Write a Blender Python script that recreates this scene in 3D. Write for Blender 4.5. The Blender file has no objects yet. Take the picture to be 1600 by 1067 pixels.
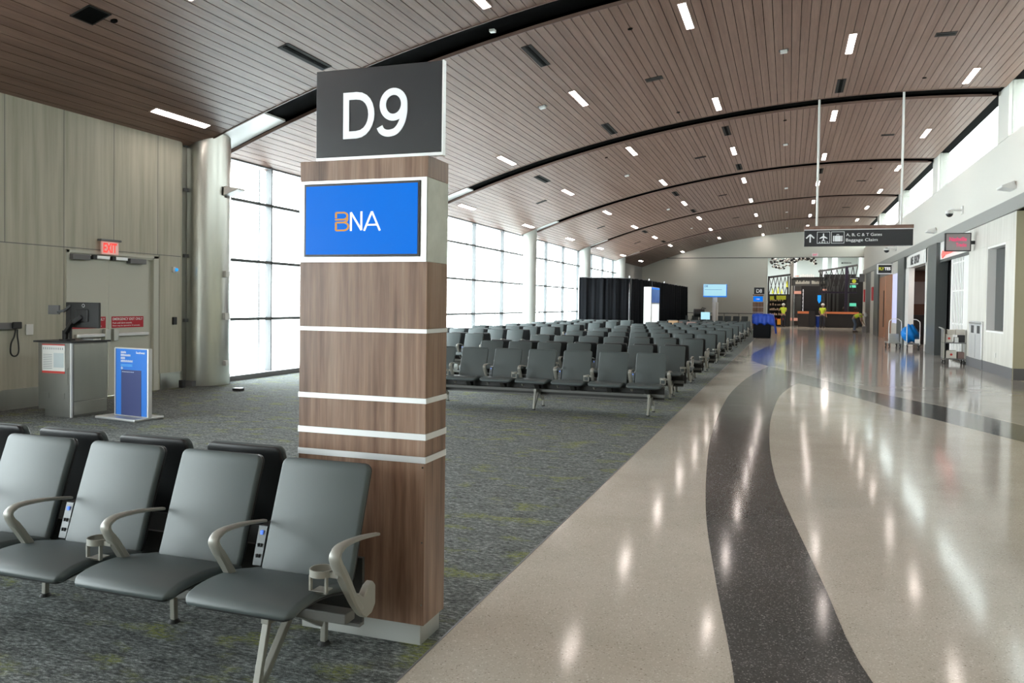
import bpy, math, random
from mathutils import Vector, Matrix
random.seed(7)
R = math.radians
scn = bpy.context.scene
col = scn.collection

# ------------------------------------------------------------------ camera
F, YAW, PITCH, ROLL = 1256.15, .330868, .0229528, .0131773
cd = bpy.data.cameras.new('camera')
cam = bpy.data.objects.new('camera', cd)
col.objects.link(cam)
fw = Vector((-math.sin(YAW)*math.cos(PITCH), math.cos(YAW)*math.cos(PITCH), -math.sin(PITCH)))
rt = Vector((math.cos(YAW), math.sin(YAW), 0))
up = rt.cross(fw)
r2 = math.cos(ROLL)*rt + math.sin(ROLL)*up
u2 = -math.sin(ROLL)*rt + math.cos(ROLL)*up
cam.matrix_world = Matrix(((r2.x, u2.x, -fw.x, 0), (r2.y, u2.y, -fw.y, 0), (r2.z, u2.z, -fw.z, 1.65), (0, 0, 0, 1)))
cd.sensor_width = 36
cd.lens = F*36/1600
cd.shift_y = -31.3/1600
cd.clip_end = 500
scn.camera = cam

# ------------------------------------------------------------------ world and exposure
w = bpy.data.worlds.new('sky')
scn.world = w
w.use_nodes = True
nt = w.node_tree
bg = nt.nodes['Background']
tc = nt.nodes.new('ShaderNodeTexCoord')
sp = nt.nodes.new('ShaderNodeSeparateXYZ')
rp = nt.nodes.new('ShaderNodeValToRGB')
rp.color_ramp.elements[0].position = 0.0
rp.color_ramp.elements[0].color = (.98, .99, 1, 1)
rp.color_ramp.elements[1].position = 0.9
rp.color_ramp.elements[1].color = (.90, .95, 1, 1)
nt.links.new(tc.outputs['Generated'], sp.inputs[0])
nt.links.new(sp.outputs['Z'], rp.inputs[0])
nt.links.new(rp.outputs[0], bg.inputs[0])
bg.inputs[1].default_value = 9.0
scn.view_settings.view_transform = 'Standard'
scn.view_settings.look = 'None'
scn.view_settings.exposure = 1.0
scn.view_settings.gamma = 1
scn.view_settings.use_curve_mapping = False
scn.cycles.max_bounces = 9
scn.cycles.diffuse_bounces = 5
scn.cycles.glossy_bounces = 4
scn.cycles.transparent_max_bounces = 12
scn.cycles.caustics_reflective = False
scn.cycles.caustics_refractive = False
scn.cycles.sample_clamp_indirect = 6


def portal(name, loc, rot, sx, sy):
    l = bpy.data.lights.new(name, 'AREA')
    l.shape = 'RECTANGLE'
    l.size, l.size_y = sx, sy
    l.energy = 1
    l.cycles.is_portal = True
    o = bpy.data.objects.new(name, l)
    o.location = loc
    o.rotation_euler = rot
    col.objects.link(o)


portal('daylight_portal_windows', (-10.9, 32.5, 2.3), (0, R(-90), 0), 4.6, 40)
portal('daylight_portal_near', (-10.9, -1.8, 2.3), (0, R(-90), 0), 4.6, 14.4)
portal('daylight_portal_clerestory', (5.25, 28, 6.45), (0, R(90), 0), 1.2, 72)

# ------------------------------------------------------------------ materials
M = {}


def mat(name, color, rough=.5, metal=0.0, emit=None, es=0.0, spec=.5, coat=0.0):
    m = bpy.data.materials.new(name)
    m.use_nodes = True
    b = m.node_tree.nodes['Principled BSDF']
    b.inputs['Base Color'].default_value = (*color, 1)
    b.inputs['Roughness'].default_value = rough
    b.inputs['Metallic'].default_value = metal
    b.inputs['Specular IOR Level'].default_value = spec
    b.inputs['Coat Weight'].default_value = coat
    b.inputs['Coat Roughness'].default_value = .08
    if emit:
        b.inputs['Emission Color'].default_value = (*emit, 1)
        b.inputs['Emission Strength'].default_value = es
    M[name] = m
    return m


def N(m, t, **k):
    n = m.node_tree.nodes.new(t)
    for a, b in k.items():
        setattr(n, a, b)
    return n


def L(m, a, b):
    m.node_tree.links.new(a, b)


def coords(m, scale=(1, 1, 1), world=True):
    g = N(m, 'ShaderNodeNewGeometry') if world else N(m, 'ShaderNodeTexCoord')
    mp = N(m, 'ShaderNodeMapping')
    mp.inputs['Scale'].default_value = scale
    L(m, g.outputs['Position'] if world else g.outputs['Object'], mp.inputs['Vector'])
    return mp.outputs[0]


def noise(m, vec, scale, detail=3, rough=.5):
    n = N(m, 'ShaderNodeTexNoise')
    n.inputs['Scale'].default_value = scale
    n.inputs['Detail'].default_value = detail
    n.inputs['Roughness'].default_value = rough
    L(m, vec, n.inputs['Vector'])
    return n.outputs['Fac']


def ramp(m, fac, stops):
    r = N(m, 'ShaderNodeValToRGB')
    e = r.color_ramp.elements
    while len(e) < len(stops):
        e.new(.5)
    for i, (p, c) in enumerate(stops):
        e[i].position = p
        e[i].color = (*c, 1)
    L(m, fac, r.inputs[0])
    return r.outputs[0]


def mix(m, fac, a, b, blend='MIX'):
    x = N(m, 'ShaderNodeMix', data_type='RGBA', blend_type=blend)
    if isinstance(fac, float):
        x.inputs['Factor'].default_value = fac
    else:
        L(m, fac, x.inputs['Factor'])
    for k, v in ((6, a), (7, b)):
        if isinstance(v, tuple):
            x.inputs[k].default_value = (*v, 1)
        else:
            L(m, v, x.inputs[k])
    return x.outputs[2]


def base(m, out):
    L(m, out, m.node_tree.nodes['Principled BSDF'].inputs['Base Color'])


def bump(m, h, strength, dist=.01):
    b = N(m, 'ShaderNodeBump')
    b.inputs['Strength'].default_value = strength
    b.inputs['Distance'].default_value = dist
    L(m, h, b.inputs['Height'])
    L(m, b.outputs[0], m.node_tree.nodes['Principled BSDF'].inputs['Normal'])


# carpet: blue grey loop pile, light flecks stretched across, mossy patches
m = mat('carpet', (.1, .11, .11), .95, spec=.1)
v = coords(m, (1, 1, 1))
v2 = coords(m, (1, 2.6, 1))
c1 = ramp(m, noise(m, v2, 26, 6, .75), [(.36, (.055, .060, .056)), (.5, (.152, .168, .162)), (.66, (.43, .46, .445))])
c2 = ramp(m, noise(m, v, 230, 2, .6), [(.3, (.35, .35, .35)), (.7, (1.5, 1.5, 1.5))])
c3 = mix(m, 1.0, c1, c2, 'MULTIPLY')
c4 = ramp(m, noise(m, v2, 5.5, 5, .7), [(.36, (.62, .62, .62)), (.62, (1.2, 1.2, 1.2))])
c3 = mix(m, 1.0, c3, c4, 'MULTIPLY')
v3 = coords(m, (1, 1.7, 1))
g1 = ramp(m, noise(m, v3, 2.3, 3, .6), [(.55, (0, 0, 0)), (.66, (1, 1, 1))])
g2 = ramp(m, noise(m, v2, 30, 4, .7), [(.42, (0, 0, 0)), (.56, (.75, .75, .75))])
g = mix(m, 1.0, g1, g2, 'MULTIPLY')
base(m, mix(m, g, c3, (.25, .28, .05)))
bump(m, noise(m, v, 260, 2), .5, .006)


def terrazzo(name, basecol, dark, light, rough=.09, dens=.5):
    m = mat(name, basecol, rough, spec=.16)
    v = coords(m)
    vo = N(m, 'ShaderNodeTexVoronoi')
    vo.inputs['Scale'].default_value = 150
    L(m, v, vo.inputs['Vector'])
    chip = ramp(m, vo.outputs['Color'], [(.0, dark), (.20, basecol), (.72, basecol), (1, light)])
    mott = ramp(m, noise(m, v, 1.2, 4, .6), [(.3, (.9, .9, .88)), (.7, (1.06, 1.06, 1.07))])
    base(m, mix(m, 1.0, chip, mott, 'MULTIPLY'))
    rn = N(m, 'ShaderNodeMapRange')
    rn.inputs['To Min'].default_value = rough*.75
    rn.inputs['To Max'].default_value = rough*1.35
    L(m, noise(m, v, 3, 3), rn.inputs['Value'])
    L(m, rn.outputs[0], m.node_tree.nodes['Principled BSDF'].inputs['Roughness'])
    bump(m, noise(m, v, 1.5, 2), .04, .02)
    return m


terrazzo('terrazzo_cream', (.56, .52, .45), (.26, .22, .17), (.78, .75, .70), .10)
terrazzo('terrazzo_grey', (.43, .415, .385), (.2, .19, .16), (.62, .61, .58), .09)
terrazzo('terrazzo_charcoal', (.088, .09, .088), (.02, .02, .02), (.42, .42, .41), .10)
terrazzo('terrazzo_blue', (.035, .08, .26), (.02, .05, .17), (.1, .19, .45), .12)

# wood of the ceiling planks
m = mat('ceiling_wood', (.2, .13, .1), .42, spec=.35)
v = coords(m, (9, .6, 9))
v1 = coords(m, (6.06, .11, .01))
f = noise(m, v, 3, 4, .6)
pc = ramp(m, noise(m, v1, 1.0, 1), [(.3, (.185, .106, .080)), (.7, (.255, .160, .125))])
base(m, mix(m, 1.0, pc, ramp(m, f, [(.3, (.82, .82, .82)), (.7, (1.12, 1.1, 1.08))]), 'MULTIPLY'))
mat('ceiling_lip', (.16, .095, .075), .45)
mat('void_black', (.002, .002, .002), .9, spec=.0)
mat('beam_black', (.003, .003, .003), .8, spec=.02)

# walnut laminate on the gate pillar
m = mat('walnut', (.3, .2, .14), .34, spec=.45)
v = coords(m, (13, 13, .75))
v1 = coords(m, (30, 30, 1.2))
c1 = ramp(m, noise(m, v, 1.0, 5, .62), [(.28, (.075, .036, .021)), (.42, (.19, .108, .070)), (.55, (.26, .162, .112)), (.74, (.36, .25, .185))])
c2 = ramp(m, noise(m, v1, 2.0, 3, .6), [(.3, (.78, .76, .74)), (.7, (1.15, 1.15, 1.15))])
base(m, mix(m, 1.0, c1, c2, 'MULTIPLY'))

# streaky grey green wall panels
m = mat('panel_greige', (.4, .39, .33), .42, spec=.35)
v = coords(m, (7, 7, .35))
c1 = ramp(m, noise(m, v, 1.3, 5, .6), [(.25, (.36, .35, .27)), (.5, (.47, .455, .37)), (.75, (.57, .545, .455))])
base(m, c1)
m = mat('panel_pale', (.66, .65, .6), .45)
v = coords(m, (5, 5, .4))
base(m, ramp(m, noise(m, v, 1.5, 4, .6), [(.3, (.50, .49, .44)), (.7, (.62, .61, .56))]))
mat('white_paint', (.60, .59, .54), .6)
mat('white_gloss', (.8, .8, .78), .3)
mat('end_wall', (.60, .60, .53), .6)
mat('bay_grey', (.28, .28, .26), .6)
mat('beige_wall', (.50, .47, .33), .5)
mat('door_paint', (.56, .56, .49), .45)
mat('base_grey', (.13, .13, .135), .35)
mat('stone_dark', (.075, .084, .084), .35)
mat('stone_black', (.02, .021, .023), .4)


def brushed(name, c, r, sc=(12, 12, .6)):
    m = mat(name, c, r, 1.0)
    v = coords(m, sc)
    rn = N(m, 'ShaderNodeMapRange')
    rn.inputs['To Min'].default_value = r*.99
    rn.inputs['To Max'].default_value = r*1.01
    L(m, noise(m, v, 2, 3), rn.inputs['Value'])
    L(m, rn.outputs[0], m.node_tree.nodes['Principled BSDF'].inputs['Roughness'])
    v = coords(m, (3, 3, .5))
    base(m, ramp(m, noise(m, v, 1.5, 3), [(.3, tuple(x*.9 for x in c)), (.7, c)]))


brushed('steel', (.60, .60, .56), .28)
brushed('steel_dark', (.33, .33, .31), .38)
brushed('aluminium', (.74, .74, .74), .4, (2, 40, 40))
mat('fascia_metal', (.27, .28, .265), .45, .2)
mat('chrome', (.75, .75, .75), .15, 1)
mat('silver_trim', (.78, .79, .80), .35, .55)
mat('mullion', (.10, .105, .108), .5)
mat('satin_metal', (.50, .51, .49), .42, .6)
mat('column_paint', (.42, .43, .40), .5)
mat('vinyl', (.058, .074, .075), .5, spec=.5, coat=.0)
m = M['vinyl']
bump(m, noise(m, coords(m), 420, 2), .12, .001)
mat('vinyl_black', (.012, .013, .014), .5)
mat('plastic_black', (.015, .015, .016), .4)
mat('plastic_grey', (.16, .16, .165), .5)
mat('arm_grey', (.26, .255, .225), .42, .2)
mat('tray_dark', (.03, .029, .026), .5)
mat('outlet_face', (.09, .105, .11), .4)
mat('tray_light', (.13, .13, .12), .5)
mat('led_blue', (.1, .2, .6), .4, emit=(.1, .25, 1), es=.3)
mat('sign_black', (.028, .030, .034), .25, spec=.5)
mat('sign_white', (.82, .85, .88), .4, emit=(.8, .9, 1), es=.08)
mat('screen_blue', (.0, .0, .0), .25, spec=.08, emit=(.006, .225, 1), es=.42)
mat('screen_orange', (.02, .01, .0), .4, spec=.05, emit=(1, .50, .13), es=.36)
mat('screen_white', (.6, .6, .6), .4, emit=(1, 1, 1), es=.36)
mat('screen_cyan', (.2, .3, .35), .3, emit=(.42, .80, .95), es=.36)
mat('screen_navy', (.05, .1, .25), .3, emit=(.06, .16, .5), es=.22)
mat('lightbox', (.8, .8, .8), .4, emit=(.9, .97, 1), es=.4)
mat('lavender_light', (.3, .3, .4), .4, emit=(.62, .66, 1), es=.36)
mat('concrete', (.56, .57, .51), .6)
M['concrete'].node_tree.nodes['Principled BSDF'].inputs['Roughness'].default_value = .55
m = M['concrete']
base(m, ramp(m, noise(m, coords(m), 7, 5, .6), [(.3, (.44, .46, .40)), (.7, (.58, .59, .53))]))
mat('lamp', (1, 1, 1), .4, emit=(1, .87, .80), es=15)
mat('lamp_frame', (.45, .33, .29), .5)
mat('vent_grey', (.03, .028, .026), .7, spec=.1)
mat('vent_slot', (.004, .004, .004), .8, spec=.02)
mat('white_plastic', (.72, .72, .70), .4)
mat('red_sign', (.50, .012, .03), .5)
mat('red_lit', (.9, .08, .06), .4, emit=(1, .06, .05), es=.4)
mat('pink_lit', (.5, .05, .12), .4, emit=(1, .06, .22), es=.4)
mat('neon_red', (.9, .08, .06), .4, emit=(1, .10, .09), es=.6)
mat('exit_face', (.9, .6, .55), .3, emit=(1, .45, .4), es=.1)
mat('paper', (.78, .79, .77), .7)
mat('paper_print', (.35, .38, .40), .7)
mat('paper_tint', (.55, .62, .64), .7)
mat('red_print', (.62, .06, .05), .6)
mat('poster_blue', (.03, .19, .66), .4)
mat('poster_navy', (.055, .07, .19), .35)
mat('poster_text', (.62, .66, .80), .5)
mat('poster_cyan', (.15, .5, .9), .5)
mat('white_print', (.85, .88, .9), .5)
mat('drape_black', (.010, .011, .013), .9, spec=.1)
mat('tarp_blue', (.01, .06, .42), .45)
mat('bag_blue', (.0, .19, .62), .3)
mat('cardboard', (.42, .27, .15), .8)
mat('box_white', (.66, .64, .58), .8)
mat('box_brown', (.25, .17, .15), .8)
mat('orange_wood', (.34, .15, .075), .45)
mat('shop_wood', (.16, .075, .048), .5)
mat('shop_dark', (.018, .018, .02), .6)
mat('shop_ceiling', (.11, .11, .105), .5)
mat('hi_vis', (.62, .80, .05), .7)
mat('skin', (.42, .25, .17), .6)
mat('denim', (.10, .14, .20), .8)
mat('dark_trousers', (.03, .035, .05), .8)
mat('hard_hat', (.75, .75, .74), .3)
mat('hair', (.02, .015, .012), .7)
mat('yellow_lit', (.6, .6, .04), .4, emit=(.85, .9, .05), es=.15)
mat('lime_panel', (.32, .36, .02), .5, emit=(.5, .55, .02), es=.05)
mat('orange_lit', (.4, .12, .05), .4, emit=(.9, .25, .08), es=.1)
mat('orange_pale', (.5, .25, .18), .4, emit=(1, .5, .38), es=.2)
mat('counter_front', (.022, .018, .017), .4)
mat('kiosk_frame', (.018, .019, .02), .5)
mat('kiosk_metal', (.075, .08, .08), .5)
mat('violet_paint', (.018, .011, .03), .4)
mat('goods_red', (.3, .03, .04), .6)
mat('goods_tan', (.4, .28, .2), .6)
mat('orange_paint', (.75, .32, .02), .5)
mat('beyond_wall', (.62, .69, .67), .6)
mat('green_lit', (.1, .6, .4), .4, emit=(.2, 1, .7), es=.2)
mat('lamp_cyan', (.0, .3, .9), .3, emit=(.02, .35, 1), es=.4)
mat('apron', (.85, .86, .85), .9)
mat('rail_grey', (.12, .12, .11), .5)
mat('poster_grey', (.36, .33, .33), .6)
mat('poster_dark', (.05, .04, .045), .6)
mat('poster_pink', (.45, .16, .17), .6)
mat('backing', (.09, .105, .115), .5)
mat('rubber', (.02, .02, .02), .7)

# window glass: almost clear with a faint reflection
m = bpy.data.materials.new('glass')
m.use_nodes = True
n = m.node_tree
n.nodes.remove(n.nodes['Principled BSDF'])
tr = N(m, 'ShaderNodeBsdfTransparent')
tr.inputs[0].default_value = (.93, .97, .97, 1)
gl = N(m, 'ShaderNodeBsdfGlossy')
gl.inputs['Roughness'].default_value = .02
lw = N(m, 'ShaderNodeLayerWeight')
lw.inputs[0].default_value = .5
pw = N(m, 'ShaderNodeMath', operation='POWER')
pw.inputs[1].default_value = 5
L(m, lw.outputs['Facing'], pw.inputs[0])
fr = N(m, 'ShaderNodeMath', operation='MULTIPLY_ADD')
fr.inputs[1].default_value = .5
fr.inputs[2].default_value = .03
L(m, pw.outputs[0], fr.inputs[0])
ms = N(m, 'ShaderNodeMixShader')
L(m, fr.outputs[0], ms.inputs[0])
L(m, tr.outputs[0], ms.inputs[1])
L(m, gl.outputs[0], ms.inputs[2])
L(m, ms.outputs[0], n.nodes['Material Output'].inputs[0])
M['glass'] = m
m2 = m.copy()
for n_ in m2.node_tree.nodes:
    if n_.type == 'BSDF_TRANSPARENT':
        n_.inputs[0].default_value = (.52, .55, .54, 1)
    if n_.type == 'MATH' and n_.operation == 'MULTIPLY_ADD':
        n_.inputs[1].default_value = .08
        n_.inputs[2].default_value = .02
M['dimming_glass'] = m2  # clerestory copy, tint added to dim the daylight and floor glare
mat('dark_glass', (.03, .035, .036), .12, spec=.6)


# ------------------------------------------------------------------ mesh helpers
class MB:
    def __init__(s):
        s.v, s.f = [], []

    def add(s, vs, fs):
        o = len(s.v)
        s.v += [tuple(v) for v in vs]
        s.f += [tuple(i+o for i in f) for f in fs]
        return s

    def box(s, x0, x1, y0, y1, z0, z1):
        vs = [(x, y, z) for z in (z0, z1) for y in (y0, y1) for x in (x0, x1)]
        return s.add(vs, [(0, 2, 3, 1), (4, 5, 7, 6), (0, 1, 5, 4), (2, 6, 7, 3), (0, 4, 6, 2), (1, 3, 7, 5)])

    def cyl(s, p0, p1, r0, r1=None, n=20, caps=True):
        r1 = r0 if r1 is None else r1
        p0, p1 = Vector(p0), Vector(p1)
        d = (p1-p0).normalized()
        a = d.orthogonal().normalized()
        b = d.cross(a)
        vs = []
        for p, r in ((p0, r0), (p1, r1)):
            vs += [p+r*(a*math.cos(2*math.pi*i/n)+b*math.sin(2*math.pi*i/n)) for i in range(n)]
        fs = [(i, (i+1) % n, n+(i+1) % n, n+i) for i in range(n)]
        if caps:
            fs += [tuple(range(n-1, -1, -1)), tuple(range(n, 2*n))]
        return s.add(vs, fs)

    def sphere(s, c, r, n=12, m=8, sz=1.0):
        vs, fs = [], []
        for j in range(m+1):
            t = math.pi*j/m
            for i in range(n):
                a = 2*math.pi*i/n
                vs.append((c[0]+r*math.sin(t)*math.cos(a), c[1]+r*math.sin(t)*math.sin(a), c[2]+r*sz*math.cos(t)))
        for j in range(m):
            for i in range(n):
                fs.append((j*n+i, (j+1)*n+i, (j+1)*n+(i+1) % n, j*n+(i+1) % n))
        return s.add(vs, fs)

    def prism(s, pts, axis, a, b):
        """pts in the plane normal to axis; axis 0: (y,z), 1: (x,z), 2: (x,y)"""
        def P(p, t):
            return {0: (t, p[0], p[1]), 1: (p[0], t, p[1]), 2: (p[0], p[1], t)}[axis]
        n = len(pts)
        vs = [P(p, a) for p in pts]+[P(p, b) for p in pts]
        fs = [tuple(range(n)), tuple(range(2*n-1, n-1, -1))]+[(i, n+i, n+(i+1) % n, (i+1) % n) for i in range(n)]
        return s.add(vs, fs)

    def loft(s, rings, closed=True, caps=True):
        n = len(rings[0])
        vs = [p for r in rings for p in r]
        fs = []
        for k in range(len(rings)-1):
            for i in range(n if closed else n-1):
                j = (i+1) % n
                fs.append((k*n+i, k*n+j, (k+1)*n+j, (k+1)*n+i))
        if caps:
            fs += [tuple(range(n-1, -1, -1)), tuple((len(rings)-1)*n+i for i in range(n))]
        return s.add(vs, fs)

    def tube(s, path, r, n=10, loop=False):
        pts = [Vector(p) for p in path]
        rings = []
        a = None
        N_ = len(pts)
        for i, p in enumerate(pts):
            q0 = pts[(i-1) % N_] if (loop or i > 0) else p
            q1 = pts[(i+1) % N_] if (loop or i < N_-1) else p
            d = (q1-q0).normalized()
            a = d.orthogonal().normalized() if a is None else (a-d*a.dot(d)).normalized()
            b = d.cross(a)
            rr = r[i] if isinstance(r, (list, tuple)) else r
            rings.append([p+rr*(a*math.cos(2*math.pi*k/n)+b*math.sin(2*math.pi*k/n)) for k in range(n)])
        if loop:
            rings.append(rings[0])
        return s.loft(rings, True, not loop)

    def bar(s, p0, p1, w, h):
        """square bar between two points; w across, h in the second direction"""
        p0, p1 = Vector(p0), Vector(p1)
        d = (p1-p0).normalized()
        upv = Vector((0, 0, 1)) if abs(d.z) < .95 else Vector((0, 1, 0))
        a = d.cross(upv).normalized()
        b = d.cross(a)
        q = [(-w/2, -h/2), (w/2, -h/2), (w/2, h/2), (-w/2, h/2)]
        return s.loft([[p+a*x+b*y for x, y in q] for p in (p0, p1)])

    def build(s, name, m, parent=None, smooth=False, bevel=0, bseg=2, subsurf=0, loc=None):
        me = bpy.data.meshes.new(name)
        me.from_pydata(s.v, [], s.f)
        import bmesh
        bm = bmesh.new()
        bm.from_mesh(me)
        bmesh.ops.recalc_face_normals(bm, faces=bm.faces)
        bm.to_mesh(me)
        bm.free()
        me.materials.append(M[m] if isinstance(m, str) else m)
        o = bpy.data.objects.new(name, me)
        col.objects.link(o)
        if parent:
            o.parent = parent
        if loc:
            o.location = loc
        if smooth:
            for p in me.polygons:
                p.use_smooth = True
            if smooth == 'auto':
                me.set_sharp_from_angle(angle=R(35))
        if bevel:
            b = o.modifiers.new('bevel', 'BEVEL')
            b.width = bevel
            b.segments = bseg
            b.limit_method = 'ANGLE'
        if subsurf:
            b = o.modifiers.new('sub', 'SUBSURF')
            b.levels = b.render_levels = subsurf
        return o


def tag(o, label=None, cat=None, group=None, kind=None):
    for k, v in (('label', label), ('category', cat), ('group', group), ('kind', kind)):
        if v:
            o[k] = v
    return o


def empty(name, loc=(0, 0, 0), rz=0):
    o = bpy.data.objects.new(name, None)
    col.objects.link(o)
    o.location = loc
    o.rotation_euler.z = rz
    o.empty_display_size = .1
    return o


def thing(name, label, cat, loc=(0, 0, 0), rz=0, group=None):
    return tag(empty(name, loc, rz), label, cat, group)


def copy_tree(o, parent=None):
    kids = list(o.children)
    c = o.copy()
    col.objects.link(c)
    if parent:
        c.parent = parent
    for ch in kids:
        copy_tree(ch, c)
    return c


def struct(mb, name, m, label, cat, **k):
    return tag(mb.build(name, m, **k), label, cat, kind='structure')


FACE = {'-y': (R(90), 0, 0), '+x': (R(90), 0, R(90)), '-x': (R(90), 0, R(-90)), '+y': (R(90), 0, R(180))}


def text(name, body, m, parent, loc, w=None, h=None, face='-y', depth=.004, bold=0.0, rz=0, spacing=1.0):
    """flat lettering; loc is the lower left corner seen from the front, w the total width, h the height of the letters"""
    cu = bpy.data.curves.new(name, 'FONT')
    cu.body = body
    cu.extrude = .01
    cu.offset = bold
    cu.resolution_u = 6
    cu.space_character = spacing
    t = bpy.data.objects.new('tmp', cu)
    col.objects.link(t)
    me = bpy.data.meshes.new_from_object(t.evaluated_get(bpy.context.evaluated_depsgraph_get()))
    bpy.data.objects.remove(t)
    xs = [v.co.x for v in me.vertices]
    ys = [v.co.y for v in me.vertices]
    zs = [v.co.z for v in me.vertices]
    x0, x1, y0, y1 = min(xs), max(xs), min(ys), max(ys)
    sx = w/(x1-x0) if w else None
    sy = h/(y1-y0) if h else None
    sx = sx or sy
    sy = sy or sx
    for v in me.vertices:
        v.co.x = (v.co.x-x0)*sx
        v.co.y = (v.co.y-y0)*sy
        v.co.z = (v.co.z-min(zs))/(max(zs)-min(zs))*depth
    me.materials.clear()
    me.materials.append(M[m])
    me.name = name
    o = bpy.data.objects.new(name, me)
    col.objects.link(o)
    o.parent = parent
    o.location = loc
    e = FACE[face]
    o.rotation_euler = (e[0], e[1], e[2]+rz)
    return o


# ------------------------------------------------------------------ the shell
R0, AX, AZ = 36.3, 2.7, 7.12


def zc(x, off=0.0):
    rr = R0+off
    return AZ-R0+math.sqrt(rr*rr-(x-AX)**2)


def arc_pt(a, off=0.0):
    return (AX+(R0+off)*math.sin(a), AZ-R0+(R0+off)*math.cos(a))


def ang(x):
    return math.asin((x-AX)/R0)


XL, XR = -10.8, 5.0
YB = -9.0
YE = 62.0
BAYS = [(13.46+9.88*k, 13.46+9.88*k+9.04) for k in range(-3, 5)]
BAYS = [(max(a, YB), min(b, YE)) for a, b in BAYS if b > YB]
BAYS[-1] = (BAYS[-1][0], YE)

# floors
struct(MB().box(-11.0, -1.575, YB, YE, -.1, 0), 'floor', 'carpet', 'grey patterned carpet under the seating with mossy green patches', 'carpet')
struct(MB().box(-1.575, 12, YB, 92, -.1, 0), 'floor', 'terrazzo_cream', 'polished cream terrazzo walkway floor of the concourse', 'floor')
struct(MB().box(-1.582, -1.572, YB, YE, -.05, .002), 'trim_1', 'plastic_grey', 'thin dark edge strip between carpet and terrazzo', 'floor trim')


def smooth_pts(p, n=6):
    out = []
    for i in range(len(p)-1):
        p0, p1, p2, p3 = p[max(i-1, 0)], p[i], p[i+1], p[min(i+2, len(p)-1)]
        for k in range(n):
            t = k/n
            out.append(tuple(.5*((2*b)+(-a+c)*t+(2*a-5*b+4*c-d)*t*t+(-a+3*b-3*c+d)*t**3) for a, b, c, d in zip(p0, p1, p2, p3)))
    return out+[p[-1]]


def ribbon(name, left, right, m, label, z=.0015):
    l, r = smooth_pts(left), smooth_pts(right)
    n = 60

    def resample(p):
        d = [0]
        for a, b in zip(p, p[1:]):
            d.append(d[-1]+math.dist(a, b))
        out = []
        for k in range(n+1):
            t = d[-1]*k/n
            j = max(i for i in range(len(d)) if d[i] <= t+1e-9)
            j = min(j, len(p)-2)
            u = (t-d[j])/max(1e-9, d[j+1]-d[j])
            out.append((p[j][0]+(p[j+1][0]-p[j][0])*u, p[j][1]+(p[j+1][1]-p[j][1])*u))
        return out
    l, r = resample(l), resample(r)
    mb = MB()
    mb.loft([[(a[0], a[1], -.01), (b[0], b[1], -.01), (b[0], b[1], z), (a[0], a[1], z)] for a, b in zip(l, r)])
    return struct(mb, name, m, label, 'floor inlay')


ribbon('trim_2', [(-.02, 2.0), (-.19, 3.62), (-.39, 5), (-.61, 6.73), (-.84, 9.5), (-.95, 11.9), (-1.0, 14), (-1.0, 15.9), (-.93, 18), (-.83, 19.7), (-.62, 22.0), (-.45, 23.3)],
       [(.85, 2.0), (.38, 3.84), (.23, 5.1), (-.01, 7.25), (-.12, 8.63), (-.19, 10.4), (-.21, 12.6), (-.13, 15.4), (0, 16.8), (.13, 17.8), (.42, 19.2), (.75, 19.6)],
       'terrazzo_charcoal', 'wide curving charcoal terrazzo band running along the walkway')
ribbon('trim_3', [(-.45, 23.3), (0.05, 21.6), (.56, 20.07), (1.21, 18.23), (2.06, 16.13), (2.6, 14.9), (3.18, 13.2), (4.0, 10.9), (5.2, 7.7), (7.5, 1.5)],
       [(.0, 18.9), (.35, 18.2), (.84, 16.97), (1.35, 15.5), (1.79, 14.1), (2.25, 12.95), (2.81, 11.53), (3.6, 9.6), (4.6, 7), (6.6, 1.2)],
       'terrazzo_charcoal', 'narrower charcoal terrazzo band crossing the walkway towards the shops', z=.0012)
ribbon('trim_4', [(-.47, 23.2), (-.85, 24.6), (-1.06, 26), (-1.14, 28.5), (-1.0, 31.5), (-.66, 36), (-.1, 42)],
       [(-.05, 23.2), (-.28, 24.6), (-.42, 26), (-.47, 28.5), (-.42, 31.5), (-.1, 36), (.5, 42)],
       'terrazzo_blue', 'curved blue terrazzo inlay on the walkway near the far seats')
ribbon('trim_5', [(-.45, 23.4), (0.05, 21.7), (.56, 20.17), (1.21, 18.33), (2.06, 16.23), (2.6, 15.0), (3.18, 13.3), (4.0, 11.0), (5.2, 7.8), (7.5, 1.6)],
       [(-.3, 62), (1.5, 62), (3, 60), (4, 56), (4.6, 50), (5, 42), (5, 34), (5, 26), (5.5, 18), (9, 6)],
       'terrazzo_grey', 'terrazzo field beyond the crossing band, greyed to paint in reflection', z=.0008)  # greyer tone paints floor reflection into the terrazzo colour

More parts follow.
